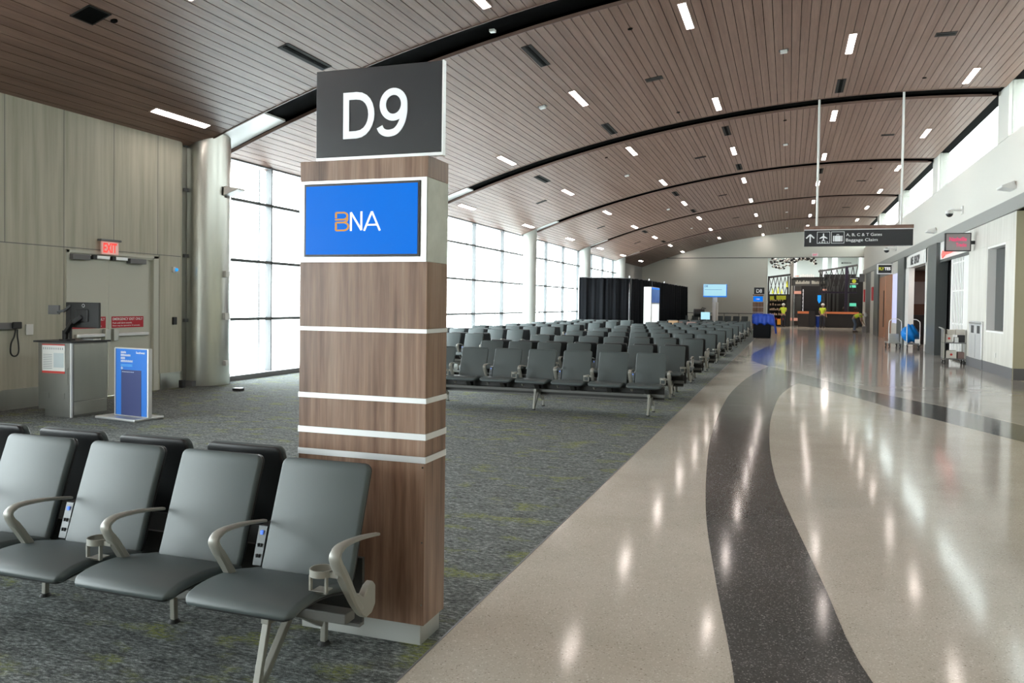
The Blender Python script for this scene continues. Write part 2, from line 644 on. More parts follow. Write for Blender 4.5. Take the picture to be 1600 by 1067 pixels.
# ceiling planks
step = .165
for k, (y0, y1) in enumerate(BAYS):
    mb = MB()
    a = ang(4.90)
    da = step/R0
    while AX+R0*math.sin(a-da) > -10.95:
        g = .006/R0
        p = [arc_pt(a-g), arc_pt(a-da+g), arc_pt(a-da+g, .03), arc_pt(a-g, .03)]
        mb.prism(p, 1, y0+.02, y1-.02)
        a -= da
    struct(mb, 'ceiling', 'ceiling_wood', 'curved plank ceiling bay number %d counted from behind the viewer, brown wood look' % (k+1), 'ceiling')
    # brown lips on both sides of each bay
    for yy, w_ in ((y0, .03), (y1-.03, .03)):
        if yy <= YB+.1 or yy >= YE-.1:
            continue
        mb = MB()
        rings = []
        for i in range(41):
            aa = ang(-10.8)+(ang(4.78)-ang(-10.8))*i/40
            q0, q1 = arc_pt(aa, -.012), arc_pt(aa, .05)
            rings.append([(q0[0], yy, q0[1]), (q0[0], yy+w_, q0[1]), (q1[0], yy+w_, q1[1]), (q1[0], yy, q1[1])])
        mb.loft(rings)
        struct(mb, 'trim_6', 'ceiling_lip', 'brown edge board of ceiling bay %d, %s side' % (k+1, 'near' if yy == y0 else 'far'), 'ceiling trim')
# dark void above
mb = MB()
rings = []
for i in range(41):
    aa = ang(-11.1)+(ang(5.3)-ang(-11.1))*i/40
    q0, q1 = arc_pt(aa, .30), arc_pt(aa, .42)
    rings.append([(q0[0], YB-.3, q0[1]), (q0[0], YE+.3, q0[1]), (q1[0], YE+.3, q1[1]), (q1[0], YB-.3, q1[1])])
mb.loft(rings)
struct(mb, 'ceiling', 'void_black', 'black ceiling void seen through the gaps between the plank bays', 'ceiling')
# arched black beams in the gaps; their white ends paint in window light
for k in range(len(BAYS)-1):
    y0, y1 = BAYS[k][1], BAYS[k+1][0]
    if y1 < 3:
        continue
    mb = MB()
    rings = []
    for i in range(41):
        aa = ang(-9.32)+(ang(4.95)-ang(-9.32))*i/40
        q0, q1 = arc_pt(aa, .10), arc_pt(aa, .28)
        rings.append([(q0[0], y0+.02, q0[1]), (q0[0], y1-.02, q0[1]), (q1[0], y1-.02, q1[1]), (q1[0], y0+.02, q1[1])])
    mb.loft(rings)
    struct(mb, 'trim_7', 'beam_black', 'black arched beam in the gap behind ceiling bay %d' % (k+1), 'ceiling beam')
    mb = MB()
    rings = []
    for i in range(9):
        aa = ang(-10.95)+(ang(-9.32)-ang(-10.95))*i/8
        q0, q1 = arc_pt(aa, .06), arc_pt(aa, .24)
        rings.append([(q0[0], y0+.01, q0[1]), (q0[0], y1-.01, q0[1]), (q1[0], y1-.01, q1[1]), (q1[0], y0+.01, q1[1])])
    mb.loft(rings)
    struct(mb, 'trim_8', 'white_gloss', 'pale end of the gap beam, whitened for window light, after bay %d' % (k+1), 'ceiling panel')

# ---------- left wall with the gate door
WX = -10.7
D0, D1, DH = 9.63, 11.58, 2.40
mb = MB()
mb.box(WX-.3, WX, 5.6, D0, 0, 4.75)
mb.box(WX-.3, WX, D0, D1, DH, 4.75)
mb.box(WX-.3, WX, D1, 12.1, 0, 4.75)
pts = [(WX-.3, 12.1)]+[(WX-.22+.22*math.cos(t*math.pi/20), 12.1+.22*math.sin(t*math.pi/20)) for t in range(0, 11)]+[(WX-.3, 12.32)]
mb.prism(pts, 2, 0, 4.75)
struct(mb, 'wall_left', 'panel_greige', 'streaky grey green panelled wall around the gate door', 'wall')
mb = MB()
mb.box(WX-.01, WX+.002, 5.6, 12.15, 2.425, 2.437)
for y in (6.6, 7.6, 8.6, 9.6, 10.58, 11.57):
    mb.box(WX-.01, WX+.002, y-.004, y+.004, 2.43, 4.7)
for y in (6.6, 7.6, 9.60, 11.61):
    mb.box(WX-.01, WX+.002, y-.004, y+.004, .3, 2.43)
struct(mb, 'trim_9', 'base_grey', 'dark joints between the panels of the gate wall', 'wall joint')
mb = MB()
mb.box(WX-.005, WX+.015, 5.6, D0-.03, 0, .295)
mb.box(WX-.005, WX+.015, D1+.05, 12.1, 0, .295)
pts = [(WX-.25, 12.1)]+[(WX-.22+.235*math.cos(t*math.pi/20), 12.1+.235*math.sin(t*math.pi/20)) for t in range(0, 11)]+[(WX-.25, 12.33)]
mb.prism(pts, 2, 0, .295)
struct(mb, 'baseboard_left', 'steel', 'brushed steel kick plate along the gate wall', 'baseboard')
# door 1
dr = tag(empty('door_1', (WX, D0, 0)), 'pale double door marked as emergency exit in the gate wall', 'door', kind='structure')
fm = MB()
fm.box(-.2, .02, 0, .06, 0, DH)
fm.box(-.2, .02, 1.83, 1.95, 0, DH)
fm.box(-.2, .02, 0, 1.95, DH-.05, DH)
fm.box(-.14, .0, .06, 1.83, DH-.08, DH-.05)
fm.build('door_frame', 'door_paint', dr, bevel=.006)
MB().box(-.16, -.05, 1.83-.09, 1.83, 0, DH-.05).build('frame_stop', 'door_paint', dr)
lf = []
for y0, y1 in ((.065, .857), (.865, 1.74)):
    lf.append(MB().box(-.07, -.02, y0, y1, .01, DH-.08).build('door_leaf', 'door_paint', dr, bevel=.003))
for i, (y0, y1) in enumerate(((.12, .84), (.90, 1.70))):
    b = MB().box(-.02, .045, y0+.06, y1, 1.0, 1.06).build('panic_bar', 'aluminium', lf[i], bevel=.012)
    MB().box(-.02, .06, (y1-.11) if i == 0 else y0, y1 if i == 0 else y0+.11, .93, 1.13).build('bar_latch', 'steel', lf[i], bevel=.01)
for y0, y1, z in ((.07, .41, 2.25), (1.24, 1.60, 2.24)):
    MB().box(-.02, .075, y0, y1, z, z+.085).build('door_closer', 'plastic_grey', dr, bevel=.006)
for y0, y1 in ((.54, .82), (.93, 1.2)):
    MB().box(-.02, .05, y0-.05, y0+.02, 2.27, 2.34).build('magnet_end', 'plastic_black', dr)
    MB().box(-.02, .055, y0+.02, y1, 2.28, 2.335).build('magnet_lock', 'aluminium', dr, bevel=.004)
for i, y0 in enumerate((.10, .925)):
    s = MB().box(-.02, -.016, y0, y0+.70, 1.145, 1.335).build('warning_sign', 'red_sign', lf[i])
    text('sign_lettering', 'EMERGENCY EXIT ONLY', 'white_print', s, (-.0155, y0+.02, 1.27), w=.66, h=.045, face='+x', depth=.001, bold=.012)
    text('sign_lettering', 'Push until alarm sounds.', 'white_print', s, (-.0155, y0+.02, 1.213), w=.42, h=.03, face='+x', depth=.001)
    text('sign_lettering', 'Door may be opened in 15 seconds.', 'white_print', s, (-.0155, y0+.02, 1.163), w=.60, h=.03, face='+x', depth=.001)
# exit sign
t = thing('exit_sign', 'red illuminated EXIT sign mounted above the gate double door', 'exit sign', (WX, 10.43, 2.36))
MB().box(0, .05, -.06, .06, .17, .21).build('mount', 'plastic_grey', t)
MB().box(.03, .12, -.22, .20, .215, .25).build('canopy', 'plastic_grey', t, bevel=.005)
s = MB().box(.06, .085, -.18, .17, .0, .215).build('sign_face', 'exit_face', t, bevel=.003)
text('exit_lettering', 'EXIT', 'red_lit', s, (.086, -.15, .03), w=.28, h=.16, face='+x', depth=.002, bold=.03)

# devices on the gate wall
t = thing('wall_sensor', 'small white sensor with blue lens high on the gate wall corner', 'sensor', (WX, 11.96, 2.18))
MB().box(0, .04, -.04, .03, -.05, .05).build('housing', 'white_plastic', t, bevel=.008)
MB().sphere((.05, .03, .0), .03).build('blue_lens', 'lamp_cyan', t, smooth=True)
tag(MB().box(WX, WX+.04, 11.93, 12.02, 1.17, 1.31).build('card_reader', 'plastic_black', bevel=.008), 'small black card reader beside the gate double door', 'card reader')
t = thing('paging_phone', 'dark wall paging phone with hanging coiled cord left of the podium', 'phone', (WX, 8.55, 1.17))
MB().box(0, .07, -.2, .20, 0, .10).build('phone_body', 'plastic_grey', t, bevel=.01)
MB().box(.07, .11, .10, .24, .01, .11).build('handset', 'plastic_black', t, bevel=.012)
pth = [(.06, .17, 0), (.06, .15, -.1), (.06, .10, -.2), (.06, .09, -.33), (.06, .13, -.385), (.06, .19, -.38), (.06, .22, -.32), (.06, .215, -.2), (.06, .20, -.1), (.06, .2, 0)]
MB().tube(smooth_pts(pth, 5), .011).build('coiled_cord', 'plastic_black', t, smooth=True)
tag(MB().box(WX, WX+.02, 8.93, 9.05, 1.08, 1.24).build('switch_plate', 'white_plastic', bevel=.004), 'pale cover plate on the gate wall beside the paging phone', 'wall plate')

# ---------- columns at the window wall
COLS = [(-10.7, 12.85, .44)]+[(-10.53, 22.95+9.88*k, .31) for k in range(4)]
names = ['wide brushed steel column beside the gate wall', 'pale round window column, nearest beyond the gate pillar', 'pale round window column, second beyond the gate pillar', 'pale round window column just behind the black drapes', 'pale round column by the end wall']
for i, (x, y, r) in enumerate(COLS):
    mb = MB().cyl((x, y, 0), (x, y, 4.9), r, n=48)
    o = mb.build('pillar', 'steel' if i == 0 else 'column_paint', smooth='auto')
    tag(o, names[i], 'column', kind='structure')
struct(MB().box(-11.1, -10.8, 12.1, 12.9, 0, 4.75), 'wall_left', 'steel_dark', 'narrow steel infill between the gate wall and the steel column', 'wall')
cx, cy = -10.7, 12.85


def on_col(ang_, z, r=.45):
    return (cx+r*math.cos(ang_), cy+r*math.sin(ang_), z)


t = thing('wall_speaker', 'white wedge shaped speaker mounted high on the steel column', 'speaker', on_col(R(5), 3.72), R(5))
MB().prism([(0, -.09), (.30, .02), (.30, .05), (0, .09)], 1, -.13, .13).build('speaker_body', 'white_plastic', t, bevel=.01)
MB().box(-.04, .02, -.05, .05, -.12, .1).build('bracket', 'plastic_grey', t)
for z, s_, nm, lb in ((2.13, .06, 'strobe_unit', 'small white strobe unit on the steel column below the speaker'), (1.32, .065, 'white_box', 'white control box half way down the steel column'), (.42, .05, 'wall_outlet', 'outlet plate near the foot of the steel column')):
    o = MB().box(-.02, .05, -s_, s_, -s_, s_).build(nm, 'white_plastic', bevel=.008)
    o.location = on_col(R(0), z)
    tag(o, lb, 'wall fitting')
tag(MB().box(-9.46, -9.30, 12.05, 12.19, 0, .05).build('floor_box', 'plastic_black', bevel=.01), 'small black floor box on the carpet near the steel column', 'floor box')
tag(MB().box(-10.52, -10.44, 11.9, 12.0, .02, .16).build('door_stop', 'plastic_black', bevel=.01), 'small black block on the floor against the gate wall corner', 'door stop')

# ---------- window wall
ZT = [.10, 1.24, 2.46, 3.70]
for k in range(5):
    y0, y1 = (12.32, 22.95) if k == 0 else ((YB, 5.6) if k == 4 else (22.95+9.88*(k-1), 22.95+9.88*k))
    wn = tag(empty('window_%d' % (k+1 if k < 4 else 30), (XL, y0, 0)), ['tall window bay between the steel column and the next column', 'tall window bay second from the gate wall', 'tall window bay third from the gate wall', 'tall window bay partly behind the black drapes', 'tall window bay behind the viewer beside the near benches'][k], 'window', kind='structure')
    L_ = y1-y0
    MB().box(-.12, .22, 0, L_, 0, .10).build('sill', 'plastic_grey', wn)
    g = MB()
    for z in ZT[1:]:
        g.box(-.1, .05, 0, L_, z-.03, z+.03)
    g.box(-.1, .03, 0, L_, 4.50, 4.62)
    g.build('transoms', 'mullion', wn)
    g = MB()
    y = 15.0-3.04*8
    while y < y1:
        if y > y0+.3 and y < y1-.3:
            g.box(-.1, .05, y-y0-.02, y-y0+.02, .1, 4.55)
            g.box(-.34, -.30, y-y0+.03, y-y0+.055, -.2, 4.55)
        y += 3.04
    g.build('mullions', 'mullion', wn)
    MB().box(-.03, -.02, 0, L_, .1, 4.55).build('pane', 'glass', wn)
    MB().box(-.3, .0, 0, L_, 4.6, 5.0).build('header', 'mullion', wn)
struct(MB().box(XL-.3, XL+.05, 52.6, YE, 0, 5), 'wall_left', 'bay_grey', 'dark solid wall bay past the last window', 'wall')
# outside
struct(MB().box(-260, XL-.6, -120, 200, -4.8, -4.6), 'ground', 'apron', 'pale concrete apron outside the windows', 'ground')

# ---------- right side upper wall and clerestory
S0 = 5.87
struct(MB().box(XR, XR+.35, YB, YE, 4.28, S0), 'wall_right', 'white_paint', 'white upper wall below the clerestory windows', 'wall')
piers = [22.55+9.88*k for k in range(-3, 4)]
prev = YB
n = 5
for k, y in enumerate(piers):
    struct(MB().box(XR-.02, XR+.35, y, y+1.05, S0, 7.5), 'wall_right', 'white_paint', 'white pier number %d between clerestory windows' % (k+1), 'wall')
ends = piers+[YE]
prev = YB
for k, y in enumerate(ends):
    wn = tag(empty('window_%d' % n, (XR, prev, S0)), 'clerestory window number %d above the shops, counted from behind the viewer' % (k+1), 'window', kind='structure')
    L_ = y-prev
    g = MB()
    g.box(.03, .09, 0, L_, 0, .04)
    g.build('window_frame', 'white_gloss', wn)
    MB().box(.055, .065, 0, L_, .03, 1.5).build('pane', 'dimming_glass', wn)
    prev = y+1.05
    n += 1
struct(MB().box(XR+.07, XR+.35, YB, YE, 7.24, 7.5), 'wall_right', 'beam_black', 'dark header strip above the clerestory windows', 'wall')
struct(MB().box(XR-.07, XR+.3, YB, YE, 3.96, 4.28), 'trim_10', 'fascia_metal', 'long grey metal fascia above the shop fronts', 'fascia')

# lower right wall: alcove in the foreground, then the shop fronts
YC = 21.65
WH = 3.96
mb = MB()
mb.box(XR+.001, 10.0, YC-.02, YC+.0, .0, WH)
struct(mb, 'wall_back', 'beige_wall', 'beige return wall with a steel handle at the alcove', 'wall')
struct(MB().box(XR+.01, 10.0, YC-.035, YC-.02, 0, .27), 'baseboard_back', 'base_grey', 'dark baseboard of the beige return wall', 'baseboard')
struct(MB().box(10.0, 10.3, YB, YC+.2, 0, WH), 'wall_right', 'beige_wall', 'beige alcove wall outside the picture on the right', 'wall')
struct(MB().box(XR, 10.3, YB, YC+.2, WH, WH+.2), 'ceiling', 'white_paint', 'low white ceiling of the alcove', 'ceiling')
t = thing('door_handle_set', 'steel lever handle on the beige return wall at the right', 'door handle', (5.33, YC-.02, 1.0))
MB().box(-.10, .10, -.02, 0, -.05, .06).build('plate', 'steel', t, bevel=.004)
MB().tube([(-.05, -.02, 0), (-.05, -.07, 0), (.12, -.07, 0)], .014).build('lever', 'chrome', t, smooth='auto')

mb = MB()
mb.box(XR, XR+.25, YC, 22.57, .27, WH)
mb.box(XR, XR+.25, 22.57, 24.45, .27, 1.05)
mb.box(XR, XR+.25, 22.57, 24.45, 3.30, WH)
mb.box(XR, XR+.25, 24.45, 26.80, .27, WH)
struct(mb, 'wall_right', 'panel_pale', 'pale panelled wall beside the recycling station', 'wall')
struct(MB().box(XR-.002, XR+.003, YC, 26.8, 3.325, 3.335).box(XR-.002, XR+.003, 24.50, 24.508, .27, 3.96), 'trim_11', 'concrete', 'fine joints in the pale panelled wall', 'wall joint')
struct(MB().box(XR-.01, XR+.25, YC, 26.80, 0, .27), 'baseboard_right', 'base_grey', 'dark grey baseboard below the pale panelled wall', 'baseboard')
wn = tag(empty('window_20', (XR, 22.57, 1.05)), 'narrow recessed dark window in the pale panelled wall', 'window', kind='structure')
MB().box(0, .2, 0, .03, 0, 2.25).box(0, .2, 1.85, 1.88, 0, 2.25).box(0, .2, 0, 1.88, 0, .05).box(0, .2, 0, 1.88, 2.2, 2.25).box(.19, .21, .0, .06, 0, 2.25).build('window_frame', 'white_gloss', wn)
MB().box(.2, .22, .0, 1.88, 0, 2.25).build('pane', 'dark_glass', wn)

# recycling station
t = thing('recycling_station', 'built in steel trash and recycling station with two dark openings', 'trash bin', (XR, 25.48, 0))
MB().box(-.05, .0, -.79, .79, .27, 1.31).build('front_panel', 'aluminium', t, bevel=.006)
MB().box(-.02, .0, -.79, .79, .02, .27).build('kick_plate', 'base_grey', t)
for y in (-.42, .34):
    MB().box(-.056, -.04, y-.17, y+.17, .98, 1.19).build('opening', 'shop_dark', t)
MB().box(-.054, -.045, -.035, -.025, .3, .95).build('door_seam', 'base_grey', t)
MB().box(-.07, -.045, -.79, .79, 1.24, 1.27).build('lip', 'steel', t)
tag(MB().box(XR-.012, XR+.003, 23.26, 23.34, .42, .54).build('wall_outlet', 'white_plastic', bevel=.003), 'white wall outlet low on the pale wall beside the recycling station', 'outlet')

# first shop: white folding grille
mb = MB()
mb.box(XR, XR+.2, 26.8, 31.6, 3.35, WH)
struct(mb, 'wall_right', 'white_gloss', 'white lintel over the grilled shop opening', 'wall')
struct(MB().box(XR, XR+.12, 26.8, 31.6, 3.27, 3.36), 'trim_12', 'stone_dark', 'dark head rail over the folding grille', 'trim')
mb = MB()
mb.box(XR+3.0, XR+3.2, 26.8, 33, 0, WH).box(XR+.25, XR+3.1, 26.6, 26.8, 0, WH).box(XR+.25, XR+3.1, 31.6, 31.8, 0, WH).box(XR+.2, XR+3.1, 26.8, 31.8, WH, WH+.1)
struct(mb, 'wall_right', 'shop_dark', 'dark interior of the grilled shop', 'wall')
t = thing('folding_grille', 'white folding security grille half closed across the shop opening', 'security gate', (XR+.08, 26.85, 0))
g = MB()
g.box(-.02, .02, .03, 1.0, .06, 3.27)
for i in range(7):
    y = 1.13+i*.25
    g.box(-.02, .02, y, y+.125, .06, 3.27)
g.build('uprights', 'white_gloss', t, bevel=.006)
for z in (.12, 1.15, 2.2, 3.1):
    MB().box(-.012, .012, 0, 2.85, z, z+.05).build('cross_rail', 'white_gloss', t)
MB().box(-.03, .05, 2.78, 2.95, .02, 3.27).build('end_post', 'white_gloss', t, bevel=.01)
MB().box(.035, .045, .02, 2.8, .05, 3.2).build('backing_sheet', 'backing', t)
t = thing('neon_sign', 'red neon sign shaped like an arrow over the grilled shop', 'neon sign', (XR, 29.6, 3.44))
MB().prism([(-1.2, .10), (-.1, .03), (.9, .03), (1.3, -.06), (1.45, .07), (1.3, .2), (.9, .12), (-.1, .14), (-1.2, .30)], 0, -.05, -.02).build('neon_tube', 'neon_red', t)

t = thing('blade_sign', 'grey blade sign with pink lettering reading Nashville Tracks', 'shop sign', (4.56, 26.05, 3.30))
MB().box(-.34, .34, -.05, .05, 0, .53).build('housing', 'stone_black', t, bevel=.01)
f_ = MB().box(-.30, .31, -.056, -.05, .03, .50).build('face_panel', 'poster_grey', t)
text('lettering', 'Nashville', 'pink_lit', t, (-.22, -.058, .29), w=.44, h=.12, depth=.003, bold=.02)
text('lettering', 'Tracks', 'pink_lit', t, (-.05, -.058, .13), w=.27, h=.11, depth=.003, bold=.02)
MB().box(.34, .44, -.03, .03, .2, .3).build('wall_bracket', 'stone_black', t)

# piers and second shop
struct(MB().box(XR-.12, XR+.3, 31.6, 33.45, 0, WH), 'wall_right', 'stone_dark', 'dark stone pier between the grilled shop and the wood lined shop', 'wall')
struct(MB().box(XR, XR+.3, 33.45, 34.45, .27, WH), 'wall_right', 'panel_pale', 'pale panel right of the wood lined shop', 'wall')
struct(MB().box(XR-.01, XR+.3, 33.45, 34.45, 0, .27), 'baseboard_right', 'base_grey', 'short dark baseboard beside the dark stone pier', 'baseboard')
mb = MB().box(XR-.02, XR+.2, 34.45, 34.6, 0, WH).box(XR-.02, XR+.2, 39.1, 40.15, 0, WH).box(XR-.02, XR+.2, 34.45, 40.15, 3.42, WH)
so = struct(mb, 'wall_right', 'white_gloss', 'white shop front frame with black lettering', 'wall')
t = thing('shop_name_board', 'white name board with black lettering above the wood lined shop', 'shop sign', (XR-.02, 37.3, 3.44))
MB().box(-.03, 0, -2.4, 2.4, .0, .46).build('board', 'white_gloss', t)
text('shop_lettering', 'ME', 'stone_black', t, (-.032, 1.1, .06), w=.75, h=.34, face='-x', depth=.01, bold=.03)
text('shop_lettering', 'SHOP', 'stone_black', t, (-.032, .05, .06), w=1.4, h=.34, face='-x', depth=.01, bold=.03)
mb = MB().box(XR+2.5, XR+2.7, 34.4, 42, 0, WH).box(XR+.2, XR+2.6, 34.3, 34.45, 0, WH).box(XR+.2, XR+2.6, 41.9, 42.1, 0, WH)
struct(mb, 'wall_right', 'shop_wood', 'dark wood lined interior of the second shop', 'wall')
struct(MB().box(XR+.2, XR+2.6, 34.4, 42, 3.40, 3.55), 'ceiling', 'shop_ceiling', 'grey ceiling of the wood lined shop', 'ceiling')
t = thing('added_shop_light', 'added light strip brightening the wood lined shop', 'ceiling light', (5.9, 38.5, 3.38))  # lamp added to brighten the dark shop interior
MB().box(-.1, .1, -1.2, 1.2, 0, .02).build('diffuser', 'lamp', t)
t = thing('shop_poster', 'framed portrait style poster inside the wood lined shop', 'poster', (5.9, 41.88, 1.85))
MB().box(-.35, .35, -.03, 0, 0, 1.05).build('poster_sheet', 'poster_grey', t)
MB().sphere((0.05, -.03, .55), .22, sz=1.3).build('dark_shape', 'poster_dark', t, smooth=True).scale = (1, .1, 1)
MB().sphere((-.05, -.05, .32), .12, sz=.8).build('pink_shape', 'poster_pink', t, smooth=True).scale = (1, .1, 1)
tag(MB().box(5.35, 6.6, 41.0, 41.6, 0, 1.35).build('shop_cabinet', 'shop_dark', bevel=.01), 'black cabinet below the poster in the wood lined shop', 'cabinet')
struct(MB().box(XR-.1, XR+.3, 40.15, 42.35, 0, WH), 'wall_right', 'stone_dark', 'dark stone pier left of the wood lined shop', 'wall')
struct(MB().box(XR, XR+.3, 42.35, 45.3, 3.36, WH).box(XR, XR+.3, 42.35, 45.3, 0, .9), 'wall_right', 'panel_pale', 'pale panel around the lavender lit display', 'wall')
struct(MB().box(XR+.02, XR+.3, 42.35, 45.3, .9, 3.36), 'window_21', 'lavender_light', 'lavender lit display window beside the dark stone pier', 'window')
dr = tag(empty('door_2', (XR, 45.3, 0)), 'tall orange brown wooden double door further along the shop fronts', 'door', kind='structure')
MB().box(0, .1, 0, 2.9, 0, 3.4).build('door_leaf', 'orange_wood', dr, bevel=.01)
MB().box(0, .1, 3.0, 6.0, 0, 3.4).build('door_leaf', 'orange_wood', dr, bevel=.01)
MB().box(-.06, -.03, 3.2, 3.3, .6, 2.6).build('pull_handle', 'shop_dark', dr)
MB().box(0, .25, 0, 6.0, 3.4, WH).build('door_head', 'stone_dark', dr)
struct(MB().box(XR-.08, XR+.3, 51.3, 53.8, 0, WH), 'wall_right', 'stone_dark', 'third dark stone pier along the shop fronts', 'wall')
struct(MB().box(XR, XR+.3, 53.8, 56.7, 0, WH), 'wall_right', 'panel_pale', 'pale wall strip with a red sign far down the shop fronts', 'wall')
struct(MB().box(XR, XR+.3, 56.7, 60.2, 0, WH), 'wall_right', 'stone_dark', 'last dark wall strip before the end opening', 'wall')
struct(MB().box(XR, XR+.3, 60.2, YE+.3, 0, WH), 'wall_right', 'panel_pale', 'last pale wall strip before the end opening', 'wall')
for y, z, lb in ((55.2, 2.1, 'red vertical wall sign on the pale strip far down the shop fronts'), (60.9, 2.05, 'red vertical wall sign on the last pale strip')):
    tag(MB().box(XR-.06, XR, y-.4, y+.4, z, z+.85).build('fire_cabinet_sign', 'red_sign', bevel=.01), lb, 'wall sign')

t = thing('blade_sign', 'small black and white blade sign reading FLYTES', 'shop sign', (4.63, 45.2, 3.38))
MB().box(-.37, .37, -.05, .05, 0, .52).build('housing', 'white_gloss', t, bevel=.02)
MB().box(-.31, .31, -.056, -.05, .05, .47).build('face_panel', 'sign_black', t)
text('lettering', 'FLY', 'yellow_lit', t, (-.28, -.058, .2), w=.24, h=.15, depth=.003, bold=.03)
text('lettering', 'TES', 'screen_white', t, (-.02, -.058, .2), w=.28, h=.15, depth=.003, bold=.03)
t = thing('blade_sign', 'grey square blade sign near the end opening', 'shop sign', (4.82, 61.2, 3.45))
MB().box(-.16, .17, -.06, .06, 0, .56).build('housing', 'plastic_grey', t, bevel=.02)
MB().sphere((.0, -.06, .28), .1).build('round_logo', 'white_gloss', t).scale = (1, .3, 1)

# upper wall fittings
for y, z, lb in ((22.0, 4.58, 'white emergency light high on the wall above the narrow window'), (32.7, 4.48, 'white emergency light high on the wall above the dark stone pier')):
    t = thing('emergency_light', lb, 'emergency light', (XR, y, z))
    MB().prism([(0, -.02), (-.05, .10), (-.30, .0), (-.30, -.05), (0, -.1)], 1, -.28, .28).build('lamp_body', 'white_plastic', t, bevel=.012)
for y, z, s_, lb in ((27.9, 4.68, 1.0, 'dome security camera on a wall arm above the grilled shop'), (44.0, 4.62, 1.2, 'dome security camera on a wall arm above the wooden door')):
    t = thing('dome_camera', lb, 'security camera', (XR, y, z))
    MB().box(-.03, 0, -.12*s_, .12*s_, -.12, .12).build('wall_plate', 'white_plastic', t, bevel=.01)
    MB().tube([(0, 0, 0), (-.3*s_, 0, .02), (-.36*s_, 0, -.04)], .035*s_).build('arm', 'white_plastic', t, smooth='auto')
    MB().cyl((-.36*s_, 0, -.02), (-.36*s_, 0, -.10), .12*s_, n=24).build('collar', 'white_plastic', t, smooth='auto')
    MB().sphere((-.36*s_, 0, -.10), .105*s_).build('dome', 'plastic_black', t, smooth=True)
t = thing('window_shade_box', 'white ducts on the sill outside the second visible clerestory window', 'duct', (XR+.3, 23.7, S0))
MB().box(0, .1, 0, 3.0, .0, .10).build('duct', 'white_gloss', t)
MB().box(0, .1, 0, 3.0, .14, .2).build('rail', 'white_gloss', t)

# ---------- end wall
OX0, OZ = -1.5, 5.22
mb = MB()
mb.box(-11.2, OX0, YE, YE+.3, 0, OZ)
mb.box(-11.2, XR+.3, YE-.02, YE+.3, OZ, 7.4)
struct(mb, 'wall_end', 'end_wall', 'plain greige end wall with a wide opening to the next hall', 'wall')
struct(MB().box(-9.5, XR, YE-.06, YE, OZ-.02, OZ+.03), 'trim_13', 'rail_grey', 'thin dark trim line across the end wall', 'trim')
t = thing('exit_sign', 'small lit exit sign above the opening in the end wall', 'exit sign', (1.74, YE-.05, 5.28))
MB().box(-.21, .21, -.1, -.0, 0, .24).build('sign_box', 'white_gloss', t, bevel=.01)
text('exit_lettering', 'EXIT', 'pink_lit', t, (-.15, -.105, .06), w=.3, h=.13, depth=.003, bold=.02)
# back of the hall behind the viewer
struct(MB().box(-11.2, 10.3, YB-.3, YB, 0, 7.6), 'wall_back', 'white_paint', 'white wall behind the viewer', 'wall')

# next hall beyond
mb = MB().box(5.3, 6.9, YE+.3, YE+.5, 0, 7.1).box(-7, 6.6, 90, 90.3, 0, 7.1).box(-7.3, -7, YE+.3, 90.3, 0, 7.1).box(6.6, 6.9, YE+.3, 90.3, 0, 7.1)
struct(mb, 'wall_end', 'beyond_wall', 'pale far walls of the next hall', 'wall')
struct(MB().box(-7, -1.575, YE, 92, -.1, 0), 'floor', 'terrazzo_grey', 'terrazzo floor of the next hall left of the opening', 'floor')
for i, (x0, x1) in enumerate(((.2, .75), (3.3, 3.75), (4.2, 4.75))):
    struct(MB().box(x0, x1, 89.9, 90.0, 2.5, 6.95), 'window_%d' % (22+i), 'lightbox', 'tall bright window strip number %d in the far wall of the next hall' % (i+1), 'window')
struct(MB().box(-7, 6.6, YE+.3, 85.6, 7.0, 7.1).box(-7, 6.6, 86.6, 90, 7.0, 7.1), 'ceiling', 'white_paint', 'white ceiling of the next hall around a slot added to light the far wall', 'ceiling')  # slot left open so sky light reaches the far wall
for i, (x, y) in enumerate(((-1, 68), (1.8, 68), (4.6, 68), (-3, 66), (-1, 75), (3.4, 75), (0.4, 81), (3.4, 81))):  # light strips added under the ceiling to brighten the hall
    t = thing('strip_light', 'added light strip number %d brightening the next hall' % (i+1), 'ceiling light', (x, y, 6.93), 0, 'added lights of the next hall')
    MB().box(-.25, .25, -1.1, 1.1, 0, .06).build('diffuser', 'lamp', t)
t = text('wall_lettering', 'MORRISON', 'stone_black', None, (5.1, 89.95, 6.15), w=.95, h=.17, depth=.01, bold=.02)
tag(t, 'small dark lettering high on the far wall of the next hall', 'lettering')
exec_far = True

# ------------------------------------------------------------------ ceiling fittings
ROWS = [-10.08, -7.55, -4.65, -1.84, 1.11, 3.93]
ROWN = ['nearest the windows', 'second from the windows', 'third from the windows', 'third from the shops', 'second from the shops', 'nearest the shops']
lp = empty('strip_light')
dfz = MB().box(-.065, .065, -.66, .66, -.010, .012).build('diffuser', 'lamp', lp)
MB().box(-.085, -.065, -.685, .685, -.013, .03).box(.065, .085, -.685, .685, -.013, .03).box(-.085, .085, -.685, -.66, -.013, .03).box(-.085, .085, .66, .685, -.013, .03).build('trim_frame', 'lamp_frame', lp)
ORD = ['first', 'second', 'third', 'fourth', 'fifth', 'sixth', 'seventh', 'eighth', 'ninth', 'tenth', 'eleventh', 'twelfth']


def in_frame(x, y, z):
    d = Vector((x, y, z-1.65))
    k = d.dot(fw)
    return k > 0 and -8 < 800+F*d.dot(r2)/k < 1608 and -8 < 502.2-F*d.dot(u2)/k < 1075


